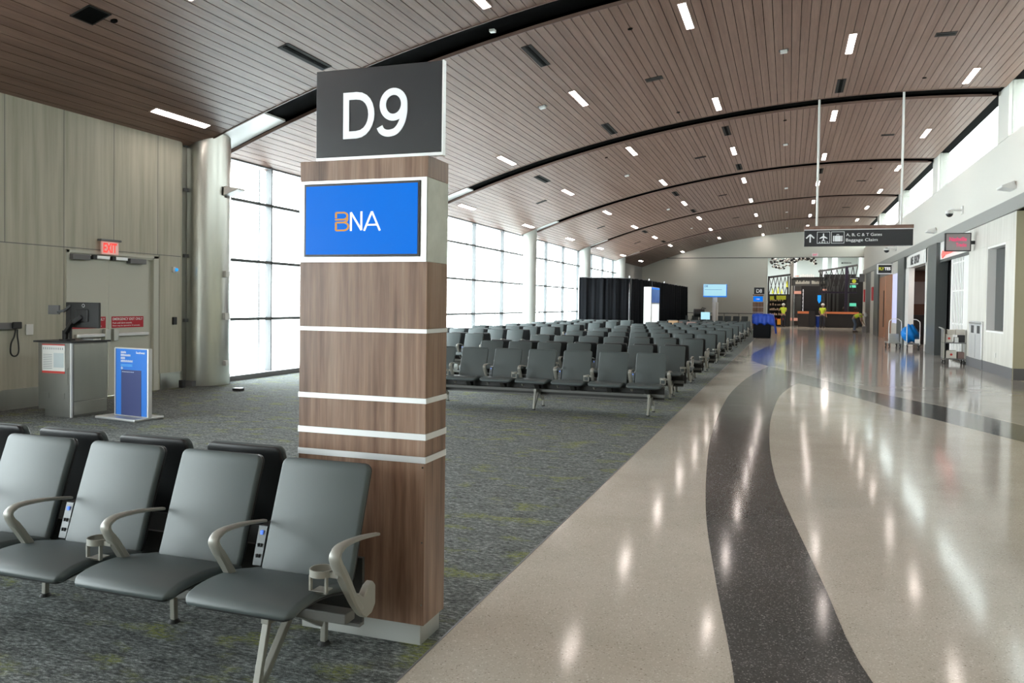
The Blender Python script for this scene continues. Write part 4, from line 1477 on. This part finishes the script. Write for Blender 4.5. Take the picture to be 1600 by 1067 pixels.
# white flight kiosk
t = thing('flight_info_kiosk', 'tall white flight information kiosk standing in front of the black drapes', 'information kiosk', (-6.0, 37.4, 0))
MB().box(-.17, .17, -1.2, 1.2, 0, 2.46).build('kiosk_body', 'white_gloss', t, bevel=.02)
MB().box(.17, .19, -1.1, 1.1, 1.75, 2.36).build('screen_bezel', 'screen_navy', t)
MB().box(.19, .195, -1.0, -.08, 1.78, 2.3).box(.19, .195, .08, 1.0, 1.78, 2.3).build('screen', 'screen_navy', t)
MB().box(.17, .185, -1.1, 1.1, 2.36, 2.44).build('blue_header', 'screen_blue', t)
MB().box(.17, .185, -1.0, 1.0, .85, 1.68).build('lower_panel', 'lightbox', t)

# screen on a white post
t = thing('gate_screen', 'large pale blue display screen on a round white post', 'display', (-4.2, 50, 0))
MB().cyl((-.02, 0, 0), (-.02, 0, 2.2), .14, n=24).build('round_post', 'white_gloss', t, smooth='auto')
MB().cyl((.1, -.05, 0), (.1, -.05, 1.85), .09, n=24).build('inner_post', 'white_paint', t, smooth='auto')
MB().box(-.69, .69, -.2, -.08, 2.17, 2.94).build('screen_frame', 'screen_blue', t, bevel=.01)
s = MB().box(-.67, .655, -.206, -.195, 2.235, 2.93).build('screen', 'screen_cyan', t)
text('gate_text', 'D8', 'screen_navy', s, (-.62, -.208, 2.76), h=.12, depth=.002, bold=.02)
MB().box(-.6, .4, -.21, -.2, 2.6, 2.62).build('text_line', 'screen_navy', s)

# big fan on a stand
t = thing('drum_fan', 'black drum fan on a stand in front of the white post', 'fan', (-4.75, 47, .22))
MB().cyl((-.34, 0, 1.0), (.22, 0, 1.0), .23, n=28).build('drum', 'plastic_black', t, smooth='auto')
MB().tube([(-.36, .23*math.cos(a*math.pi/10), 1.0+.23*math.sin(a*math.pi/10)) for a in range(20)], .02, 8, True).build('front_ring', 'plastic_grey', t)
for a in range(5):
    MB().bar((-.345, 0, 1.0), (-.345, .2*math.cos(a*1.2566), 1.0+.2*math.sin(a*1.2566)), .02, .05).build('fan_blade', 'plastic_grey', t)
MB().tube([(0, .28, .6), (0, .28, 1.2), (.1, .0, 1.3), (.3, 0, 1.25)], .025).build('handle_bar', 'plastic_black', t)
MB().box(-.06, .06, -.06, .06, -.2, .8).build('stand_post', 'plastic_black', t)
MB().box(-.35, .35, -.25, .25, -.22, -.17).build('stand_base', 'plastic_black', t)

t = thing('tablet_stand', 'small pale tablet on a stand below the drum fan', 'display', (-3.95, 41.5, 0))
MB().box(-.22, .22, -.02, .02, .95, 1.32).build('tablet', 'screen_cyan', t)
MB().box(-.02, .02, -.02, .02, 0, .95).build('stand_post', 'plastic_black', t)
MB().box(-.2, .2, -.2, .2, 0, .03).build('stand_base', 'plastic_black', t)

# items on the far seats
tag(MB().box(-5.05, -4.62, 36.14, 36.52, .488, .96).build('cardboard_box', 'cardboard', bevel=.01), 'tan cardboard box sitting on far seats in front of the fan', 'box')
tag(MB().box(-4.58, -4.45, 36.2, 36.5, .488, .93).build('cardboard_box', 'box_brown', bevel=.01), 'narrow brown box beside the tan cardboard box on far seats', 'box')
tag(MB().box(-4.25, -3.85, 36.2, 36.55, .488, .92).build('carton', 'box_brown', bevel=.01), 'dull pink carton on far seats right of the tan box', 'box')
tag(MB().box(-4.13, -4.0, 36.07, 36.18, .488, .80).build('white_tub', 'white_gloss', bevel=.02), 'small white tub in front of the dull pink carton', 'tub')
tag(MB().box(-3.55, -3.15, 36.15, 36.5, .488, .88).build('grey_bin', 'plastic_grey', bevel=.02), 'grey bin on far seats below the white post', 'bin')

# draped stack at the end of the seats
t = thing('covered_stack', 'stack of equipment under a blue cover beside the far seats', 'covered stack', (-1.2, 44.2, 0))
MB().box(-.52, .35, -.6, .55, 0, .72).build('black_case', 'drape_black', t, bevel=.05)
vs, fs = [], []
nx_, ny_ = 26, 22
rnd = random.Random(3)
for j in range(ny_+1):
    for i in range(nx_+1):
        u, v_ = i/nx_, j/ny_
        X = -.58+1.18*u
        Y = -.62+1.3*v_
        edge = max(abs(u-.5), abs(v_-.5))*2
        z = 1.33+.10*math.sin(u*5+1)*.4-.12*(1-u)-.015*math.sin(u*40+v_*9)
        X2 = X
        if u > .80:
            k_ = (u-.80)/.20
            z = z*(1-k_)+.25*k_
            X2 = .45+.17*k_+.035*math.sin(v_*34)
        if v_ < .2:
            k_ = (.2-v_)/.2
            z2 = .72+.05*math.sin(u*21)
            z = z*(1-k_)+min(z, z2)*k_
            Y = -.62-.02*math.sin(u*37)*k_ + (.0 if k_ > .5 else 0)
        if u < .12:
            k_ = (.12-u)/.12
            z = z*(1-k_)+.8*k_
            X2 = -.56+.02*math.sin(v_*30)
        vs.append((X2, Y, z))
for j in range(ny_):
    for i in range(nx_):
        a = j*(nx_+1)+i
        fs.append((a, a+1, a+nx_+2, a+nx_+1))
o = MB().add(vs, fs).build('blue_cover', 'tarp_blue', t, smooth=True)
sm = o.modifiers.new('s', 'SOLIDIFY')
sm.thickness = .012
MB().box(-.5, .42, -.5, .5, .72, 1.2).build('inner_boxes', 'tarp_blue', t, bevel=.08)

# rail by the end wall
t = thing('hand_rail', 'dark rail fixed along the foot of the end wall', 'rail', (-5, 61.4, 0))
MB().tube([(-2.6, 0, 1.1), (2.6, 0, 1.1)], .03).build('top_rail', 'rail_grey', t)
for i in range(6):
    MB().tube([(-2.6+1.04*i, 0, 0), (-2.6+1.04*i, 0, 1.1)], .02).build('post', 'rail_grey', t)


# ------------------------------------------------------------------ carts by the shops
def wheel(parent, x, y, r, w_=.035):
    o = MB().cyl((x-w_/2, y, r), (x+w_/2, y, r), r, n=18).build('wheel', 'rubber', parent, smooth='auto')
    MB().cyl((x-w_/2-.004, y, r), (x+w_/2+.004, y, r), r*.45, n=12).build('hub', 'aluminium', o)
    MB().box(x-.025, x+.025, y-.02, y+.02, r, r*2+.05).build('caster_fork', 'plastic_grey', o)


def hoop_cart(label, loc, rz, dark):
    t = thing('hand_cart', label, 'cart', loc, rz)
    w_, h_ = .23, 1.2
    pts = [(-w_, 0, .2), (-w_, 0, 1.02), (-w_+.05, 0, 1.14), (-w_+.14, 0, h_), (w_-.14, 0, h_), (w_-.05, 0, 1.14), (w_, 0, 1.02), (w_, 0, .2)]
    MB().tube(smooth_pts(pts, 4), .017).build('hoop_handle', 'white_gloss', t, smooth=True)
    MB().box(-w_-.02, w_+.02, 0, .95, .20, .25).build('deck', 'plastic_grey' if dark else 'steel', t, bevel=.01)
    for x in (-w_+.03, w_-.03):
        for y in (.06, .88):
            wheel(t, x, y, .075)
    return t


c1 = hoop_cart('empty hand cart with a white hoop handle near the shops', (4.15, 36.2, 0), R(3), False)
MB().box(-.20, .20, .25, .27, .27, .62).build('tilted_board', 'steel', c1).rotation_euler.x = R(-6)
c2 = hoop_cart('hand cart with a hoop handle carrying a bright blue bag', (4.72, 35.4, 0), R(-6), True)
mb = MB()
o = mb.sphere((0, 0, 0), 1, 28, 18).build('plastic_bag', 'bag_blue', smooth=True)
rnd = random.Random(5)
for v_ in o.data.vertices:
    x, y, z = v_.co
    n_ = .07*math.sin(9*x+4*z+1)+.05*math.sin(13*y-7*z)+.04*math.sin(21*x+17*y)
    k_ = 1+n_
    tw = 1.0 if z < 0 else 1-.45*z
    v_.co = (x*.36*k_*tw, y*.34*k_*tw, (z*.36+.02)*k_)
o.location = (4.68, 36.0, .62)
tag(o, 'bright blue plastic bag lying on the second hand cart', 'plastic bag')
tag(MB().box(4.80, 4.95, 35.42, 35.60, .255, .42).build('white_crate', 'white_gloss', bevel=.015), 'small white crate beside the blue bag on the hand cart', 'crate')

t = thing('utility_cart', 'grey utility cart loaded with cartons beside the recycling station', 'cart', (4.72, 27.2, 0), R(-4))
for x in (-.28, .28):
    for y in (-.32, .36):
        MB().bar((x, y, .12), (x, y, 1.02), .03, .03).build('corner_post', 'steel', t)
        wheel(t, x*.9, y*.9, .06)
for z in (.14, .62):
    MB().box(-.30, .30, -.34, .38, z, z+.03).build('shelf', 'plastic_grey', t, bevel=.004)
g = MB().box(-.30, -.28, -.34, .38, .12, 1.05)
g.build('side_panel', 'steel', t)
MB().tube([(-.3, -.34, 1.04), (-.36, -.36, 1.08), (-.36, .38, 1.08), (-.3, .38, 1.04)], .014).build('push_handle', 'steel', t)
bx = [(-.24, -.05, -.28, .1, .65, .88, 'box_white', 'white carton on the upper shelf of the utility cart, nearest its handle'),
      (.0, .10, -.30, .05, .65, .80, 'paper', 'thin white carton in the middle of the upper cart shelf'),
      (.11, .27, -.28, .1, .65, .87, 'shop_dark', 'black box on the upper shelf of the utility cart'),
      (-.2, .02, -.2, .2, .88, 1.02, 'box_white', 'white carton stacked on top at the left of the utility cart'),
      (.04, .27, -.2, .2, .87, 1.03, 'box_white', 'white carton stacked on top at the right of the utility cart'),
      (-.22, .06, -.30, .1, .17, .40, 'box_white', 'white carton on the bottom shelf of the utility cart'),
      (.09, .26, -.28, .1, .17, .36, 'box_brown', 'brown carton on the bottom shelf of the utility cart')]
for x0, x1, y0, y1, z0, z1, m_, lb in bx:
    o = MB().box(x0, x1, y0, y1, z0, z1).build('carton', m_, bevel=.006)
    o.location = (4.72, 27.2, .001)
    o.rotation_euler.z = R(-4)
    tag(o, lb, 'box', 'cartons on the utility cart')
    if m_ == 'box_white' and z1-z0 > .2:
        MB().cyl(((x0+x1)/2, y0-.002, (z0+z1)/2), ((x0+x1)/2, y0+.002, (z0+z1)/2), .035, n=14).build('red_mark', 'red_print', o)


# ------------------------------------------------------------------ people far away
def skin_mesh(name, chains, m, parent, sub=2):
    """chains: list of [(x,y,z,r), ...]; the first point of later chains may equal an existing vertex"""
    vs, es, rs, idx = [], [], [], {}
    for ch in chains:
        last = None
        for x, y, z, r in ch:
            k = (round(x, 4), round(y, 4), round(z, 4))
            if k not in idx:
                idx[k] = len(vs)
                vs.append((x, y, z))
                rs.append(r)
            i = idx[k]
            if last is not None:
                es.append((last, i))
            last = i
    me = bpy.data.meshes.new(name)
    me.from_pydata(vs, es, [])
    o = bpy.data.objects.new(name, me)
    col.objects.link(o)
    o.parent = parent
    md = o.modifiers.new('skin', 'SKIN')
    for i, sv_ in enumerate(me.skin_vertices[0].data):
        sv_.radius = (rs[i], rs[i])
        sv_.use_root = (i == 0)
    sb = o.modifiers.new('sub', 'SUBSURF')
    sb.levels = sb.render_levels = sub
    md.use_smooth_shade = True
    me.materials.append(M[m])
    return o


def person(label, loc, rz, trousers, bend=False, arm='down', s_=1.0):
    t = thing('person', label, 'person', loc, rz)
    t.scale = (s_, s_, s_)
    if not bend:
        P = dict(pel=(0, 0, .95), ab=(0, 0, 1.12), ch=(0, .0, 1.32), nk=(0, .0, 1.50), hd=(0, -.02, 1.60), top=(0, -.01, 1.74),
                 sl=(-.19, 0, 1.43), el=(-.24, .02, 1.15), wl=(-.23, -.12, .92), sr=(.19, 0, 1.43), er=(.24, .02, 1.15), wr=(.20, -.16, .95),
                 hl=(-.10, 0, .90), kl=(-.11, -.01, .50), al=(-.12, .02, .09), fl=(-.13, -.13, .04), hr=(.10, 0, .90), kr=(.11, -.02, .50), ar=(.12, 0, .09), fr=(.14, -.15, .04))
        if arm == 'up':
            P.update(er=(.30, -.12, 1.22), wr=(.20, -.34, 1.25), el=(-.25, -.08, 1.2), wl=(-.16, -.30, 1.18))
    else:
        P = dict(pel=(0, .18, .92), ab=(0, .05, 1.03), ch=(0, -.16, 1.13), nk=(0, -.32, 1.14), hd=(0, -.42, 1.12), top=(0, -.54, 1.10),
                 sl=(-.18, -.24, 1.10), el=(-.22, -.28, .82), wl=(-.16, -.36, .58), sr=(.18, -.24, 1.10), er=(.22, -.30, .82), wr=(.16, -.40, .60),
                 hl=(-.10, .17, .88), kl=(-.13, .02, .50), al=(-.14, .10, .09), fl=(-.15, -.06, .04), hr=(.10, .17, .88), kr=(.14, .10, .50), ar=(.15, .20, .09), fr=(.16, .04, .04))

    def q(k, r):
        return (*P[k], r)
    hands = []
    for wk, ek, sx in (('wl', 'el', -1), ('wr', 'er', 1)):
        w_ = Vector(P[wk])
        d = (w_-Vector(P[ek])).normalized()
        side = d.cross(Vector((0, 1, .2))).normalized()
        palm = w_+d*.08
        hands.append([(*w_, .026), (*palm, .034)])
        for k in range(4):
            f0 = palm+side*(k-1.5)*.021
            ln = (.062, .074, .07, .054)[k]
            hands.append([(*palm, .034), (*(f0+d*.03), .0095), (*(f0+d*(.03+ln*.5)+Vector((0, -.008, 0))), .0085), (*(f0+d*(.03+ln)+Vector((0, -.022, 0))), .007)])
        th0 = w_+d*.03-side*.03*sx
        hands.append([(*w_, .026), (*th0, .011), (*(th0+d*.035-side*.015*sx), .009)])
    body = [[q('pel', .13), q('ab', .115), q('ch', .135), q('nk', .055), q('hd', .085), q('top', .07)],
            [q('ch', .135), q('sl', .06), q('el', .042), q('wl', .026)], [q('ch', .135), q('sr', .06), q('er', .042), q('wr', .026)],
            [q('pel', .13), q('hl', .09), q('kl', .058), q('al', .042), q('fl', .04)], [q('pel', .13), q('hr', .09), q('kr', .058), q('ar', .042), q('fr', .04)]]+hands
    skin_mesh('body', body, 'skin', t, 1)
    skin_mesh('trousers', [[q('pel', .15), (*(Vector(P['pel'])*.5+Vector(P['ab'])*.5), .135)], [q('pel', .15), q('hl', .105), q('kl', .075), q('al', .06)], [q('pel', .15), q('hr', .105), q('kr', .075), q('ar', .06)]], trousers, t, 1)
    sl_, sr_ = Vector(P['sl']), Vector(P['sr'])
    skin_mesh('hi_vis_top', [[q('pel', .14), q('ab', .14), q('ch', .16), (*(Vector(P['ch'])*.35+Vector(P['nk'])*.65), .10)],
                             [q('ch', .16), q('sl', .078), (*(sl_*.4+Vector(P['el'])*.6), .058)], [q('ch', .16), q('sr', .078), (*(sr_*.4+Vector(P['er'])*.6), .058)]], 'hi_vis', t, 1)
    for k in ('fl', 'fr'):
        a_ = P['al' if k == 'fl' else 'ar']
        MB().box(a_[0]-.05, a_[0]+.05, P[k][1]-.06, a_[1]+.06, 0, .10).build('boot', 'hair', t, bevel=.03)
    hp = Vector(P['top'])*.7+Vector(P['hd'])*.3
    o = MB().sphere((0, 0, 0), .125, 20, 12).build('hard_hat', 'hard_hat', t, smooth=True)
    o.location = hp+Vector((0, .0, .01)) if not bend else hp+Vector((0, -.01, .02))
    o.scale = (.95, 1.1, .85)
    br = MB().cyl((0, 0, -.02), (0, 0, 0), .15, n=24).build('hat_brim', 'hard_hat', o)
    if bend:
        o.rotation_euler.x = R(70)
    hd = Vector(P['hd'])
    fd = Vector((0, -.085, .01)) if not bend else Vector((0, -.06, -.07))
    MB().sphere(tuple(hd+fd), .014).build('nose', 'skin', t, smooth=True)
    for sx in (-1, 1):
        MB().sphere(tuple(hd+fd*.92+Vector((.032*sx, 0, .03))), .010).build('eye', 'hair', t, smooth=True)
        MB().sphere(tuple(hd+Vector((.085*sx, .01, .01))), .018).build('ear', 'skin', t, smooth=True)
    MB().box(hd.x+fd.x-.02, hd.x+fd.x+.02, hd.y+fd.y*.95-.004, hd.y+fd.y*.95+.006, hd.z-.045, hd.z-.037).build('mouth', 'poster_pink', t)
    return t


person('person in a white hard hat and yellow vest standing at the distant counter', (2.6, 69.0, 0), R(160), 'dark_trousers', s_=1.08)
person('person in a yellow top reaching towards the shelves of the dark kiosk', (-.38, 68.3, 0), R(200), 'dark_trousers', arm='up', s_=1.06)
person('person in jeans and yellow vest bending forward near the shop fronts', (4.3, 58.0, 0), R(75), 'denim', bend=True, s_=1.05)
o = MB().box(4.62, 4.85, 57.3, 57.7, 0, .42).build('tool_case', 'plastic_grey', bevel=.02)
tag(o, 'grey case on the floor in front of the bending person', 'case')

# ------------------------------------------------------------------ next hall: kiosks, counters, chandelier
t = thing('shelf_kiosk', 'dark timber framed kiosk with yellow pendants and stocked shelves', 'kiosk', (-.75, 70, 0))
for x in (-.85, .68, .85):
    MB().bar((x, 0, 0), (x, 0, 4.15), .12, .12).build('post', 'kiosk_frame', t)
MB().bar((-.88, 0, 4.05), (.88, 0, 4.28), .12, .16).build('top_beam', 'kiosk_frame', t)
MB().bar((-.88, 0, 2.62), (.88, 0, 2.62), .12, .10).build('mid_beam', 'kiosk_frame', t)
for x0, x1 in ((-.80, -.45), (-.45, -.15), (-.15, .12), (.12, .45), (.45, .72)):
    MB().bar((x0, 0, 4.05), (x1, -.02, 2.65), .06, .07).build('brace', 'kiosk_metal', t)
    MB().bar((x1, .04, 4.1), (x0, .02, 2.65), .06, .06).build('brace', 'kiosk_frame', t)
for x, z0, z1 in ((-.5, 2.72, 3.12), (-.08, 2.72, 3.25), (.2, 2.72, 3.1), (.60, 3.25, 3.75)):
    MB().cyl((x, -.25, z0), (x, -.25, z1), .09, .02, n=12).build('pendant', 'yellow_lit', t)
MB().box(-.85, .85, .6, .7, 0, 2.6).build('back_board', 'shop_dark', t)
MB().box(-.20, .54, -.08, -.04, 2.22, 2.55).build('yellow_panel', 'lime_panel', t)
MB().box(-.72, -.4, -.08, -.04, 2.2, 2.5).build('olive_panel', 'lime_panel', t)
for z in (.5, .9, 1.3, 1.7, 2.05):
    s = MB().box(-.8, .5, 0, .6, z, z+.04).build('shelf', 'kiosk_frame', t)
    g = MB()
    rnd = random.Random(int(z*10))
    x = -.72
    while x < .4:
        g.box(x, x+.1, .05, .3, z+.04, z+.04+rnd.uniform(.1, .2))
        x += rnd.choice((.14, .2))
    g.build('stocked_goods', rnd.choice(('goods_red', 'goods_tan')), s)
MB().box(-.10, .24, -.12, .1, .15, .62).build('orange_bin', 'orange_paint', t, bevel=.02)

o = struct(MB().box(.05, .38, 73, 73.3, 0, 6.99), 'pillar', 'column_paint', 'pale square column between the kiosks of the next hall', 'column')
struct(MB().box(.45, 1.02, 73.1, 73.3, 0, 3.6), 'wall_end', 'kiosk_metal', 'grey panel behind the small counter in the next hall', 'wall')
for z, lb in ((2.75, 'upper'), (.45, 'lower')):
    tag(MB().box(.15 if z < 1 else .42, 1.0, 72.9, 73.08, z, z+.24).build('lit_box', 'orange_pale', bevel=.01), '%s glowing orange box on the pale square column' % lb, 'light box', 'glowing boxes on the column')
struct(MB().box(1.0, 6.5, 76, 76.3, 0, 4.3), 'wall_end', 'shop_dark', 'dark wall behind the counters of the next hall', 'wall')
t = thing('menu_column', 'black column with a vertical line of white lettering', 'sign', (1.22, 73.2, 0))
MB().box(-.2, .2, -.05, .1, 0, 3.4).build('column_panel', 'shop_dark', t)
g = MB()
for i in range(18):
    g.box(-.09+.03*(i % 3 == 0), -.02, -.06, -.05, 1.2+i*.11, 1.27+i*.11)
g.build('white_strokes', 'screen_white', t)

t = thing('kiosk_canopy_sign', 'long grey canopy sign over the small counter in the next hall', 'sign', (1.72, 70.6, 3.38))
MB().box(-1.52, 1.52, -.2, .2, 0, .60).build('canopy_beam', 'kiosk_metal', t)
MB().box(-1.40, 1.40, -.3, .3, .60, .70).build('canopy_top', 'kiosk_frame', t)
for x0, x1 in ((-1.2, -.2), (.05, .95)):
    g = MB()
    rnd = random.Random(int(x0*7))
    x = x0
    while x < x1:
        g.box(x, x+.07, -.22, -.2, .15, .15+rnd.uniform(.15, .3))
        x += .1
    g.build('pale_lettering_strokes', 'concrete', t)
g = MB()
for i in range(7):
    g.box(-.85+.16*i, -.74+.16*i, -.1, -.05, .72, .92+.05*(i % 2))
g.build('upright_letters', 'white_gloss', t)
MB().box(-1.3, -.95, -.1, -.05, .75, .85).build('orange_strip', 'orange_pale', t)
for x in (-1.35, 1.3):
    MB().bar((x, .1, -3.38), (x, .1, 0), .1, .1).build('support_post', 'kiosk_metal', t)

t = thing('truss_kiosk', 'long dark trussed kiosk frame over the main counter', 'kiosk', (3.75, 70.2, 0))
MB().bar((-1.5, 0, 4.55), (1.45, -.2, 5.05), .14, .16).build('top_beam', 'kiosk_metal', t)
MB().bar((-1.4, 0, 2.85), (1.45, 0, 2.85), .12, .14).build('lower_beam', 'violet_paint', t)
for x in (-1.35, -1.2, .62):
    MB().bar((x, 0, 0 if x > -1.3 else 2.8), (x, 0, 4.7), .1, .1).build('post', 'kiosk_frame', t)
xs = [-1.35, -.9, -.5, -.1, .3, .7, 1.1, 1.45]
for i in range(len(xs)-1):
    zt0, zt1 = 4.5+.17*i*.42, 4.5+.17*(i+1)*.42
    MB().bar((xs[i], 0, 2.9), (xs[i+1], 0, zt1), .06, .10).build('brace', 'kiosk_metal', t)
    MB().bar((xs[i], -.06, zt0), (xs[i+1], -.06, 2.9), .06, .10).build('brace', 'kiosk_frame', t)
MB().bar((.62, -.3, 0), (.62, -.3, 4.9), .22, .2).build('violet_post', 'violet_paint', t)
MB().box(-1.0, 1.45, 2.0, 2.2, 0, 4.4).build('back_panels', 'shop_dark', t)
for x in (-.95, -.5, -.2, .1, .9):
    MB().box(x-.08, x+.08, 1.9, 2.0, 1.3, 3.4).build('grey_pilaster', 'kiosk_metal', t)
MB().box(.9, 1.4, -.1, .0, 1.75, 2.0).build('green_lamp', 'green_lit', t)
MB().box(.9, 1.4, -.1, .0, 3.25, 3.45).build('white_lamp', 'green_lit', t)
MB().box(-1.15, -.85, -.1, -.05, 3.0, 3.12).build('orange_lamp', 'orange_pale', t)

t = thing('service_counter', 'small dark counter with a glowing orange top left of the person', 'counter', (1.38, 70.2, 0))
MB().box(-.64, .20, -.35, .35, 0, 1.10).build('front_panel', 'counter_front', t, bevel=.01)
MB().box(.20, .66, -.35, .35, 0, 1.28).build('black_end', 'shop_dark', t, bevel=.01)
MB().box(-.66, .20, -.38, .38, 1.10, 1.28).build('orange_top', 'orange_lit', t)
t = thing('service_counter', 'long dark counter with a glowing orange top under the truss', 'counter', (4.05, 70.0, 0))
MB().box(-1.25, 1.25, -.35, .35, 0, 1.12).build('front_panel', 'counter_front', t, bevel=.01)
g = MB()
for i in range(24):
    g.box(-1.22+.1*i, -1.18+.1*i, -.37, -.35, .05, 1.08)
g.build('front_slats', 'kiosk_frame', t)
MB().box(-1.27, 1.27, -.4, .4, 1.12, 1.28).build('orange_top', 'orange_lit', t)
t = thing('plastic_barrel', 'blue barrel with a white lid between the two counters', 'barrel', (2.28, 70.3, 0))
MB().cyl((0, 0, 0), (0, 0, .9), .13, .15, n=20).build('barrel_body', 'tarp_blue', t, smooth='auto')
MB().cyl((0, 0, .9), (0, 0, .96), .16, n=20).build('lid', 'white_gloss', t)
for x, lb in ((4.3, 'dark rounded plant like object on the long counter, nearest the violet post'), (5.12, 'dark rounded object at the shop end of the long counter')):
    t = thing('potted_plant', lb, 'plant', (x, 70.0, 1.28))
    MB().cyl((0, 0, 0), (0, 0, .15), .09, .12, n=14).build('pot', 'shop_dark', t)
    MB().sphere((0, 0, .28), .17).build('foliage', 'hair', t, smooth=True)
t = thing('blue_lamp', 'glowing blue lamp panel behind the standing person', 'lamp', (2.45, 73, 1.95))
MB().prism([(-.12, .7), (.15, .7), (.18, .25), (.0, .0), (-.12, .25)], 1, 0, .1).build('lamp_shape', 'lamp_cyan', t)
MB().box(.0, .04, .02, .06, -1.95, .1).build('lamp_stem', 'plastic_black', t)
t = thing('yellow_round_sign', 'sign with a yellow disc near the end opening', 'sign', (4.52, 64, 3.36))
MB().box(-.27, .27, 0, .06, 0, .06).box(-.27, .27, 0, .06, .38, .42).build('sign_rails', 'white_gloss', t)
MB().box(-.27, .27, .02, .05, .06, .38).build('sign_board', 'kiosk_frame', t)
MB().cyl((0, -.01, .22), (0, .03, .22), .14, n=24).build('yellow_disc', 'yellow_lit', t)
MB().bar((.2, .05, .4), (.5, .05, .4), .04, .04).build('sign_arm', 'kiosk_frame', t)

t = thing('cluster_chandelier', 'sculptural chandelier of dark and white globes hanging past the end opening', 'chandelier', (.1, 65.5, 4.4))
rnd = random.Random(11)
gl0 = gl1 = None
for k in range(88):
    u = k/88
    a = u*math.pi*6
    x = -1.45+3.3*((k*0.618034) % 1)
    dep = .45+.4*math.sin((x+1.5)*1.9)
    z = .95-abs(dep)*rnd.uniform(.05, 1.0)
    y = rnd.uniform(-.5, .5)
    r = rnd.uniform(.075, .11)
    if k == 0:
        gl0 = MB().sphere((0, 0, 0), 1, 10, 7).build('dark_globe', 'kiosk_frame', t, smooth=True)
        o = gl0
    elif k == 1:
        gl1 = MB().sphere((0, 0, 0), 1, 10, 7).build('pale_globe', 'chrome', t, smooth=True)
        o = gl1
    else:
        o = (gl0 if rnd.random() < .62 else gl1).copy()
        col.objects.link(o)
        o.parent = t
    o.location = (x, y, z)
    o.scale = (r, r, r*.8)
g = MB()
for k in range(8):
    g.cyl((-1.3+.42*k, 0, .9), (-1.3+.42*k, 0, 2.58), .008, n=6)
g.build('suspension_wires', 'kiosk_metal', t)
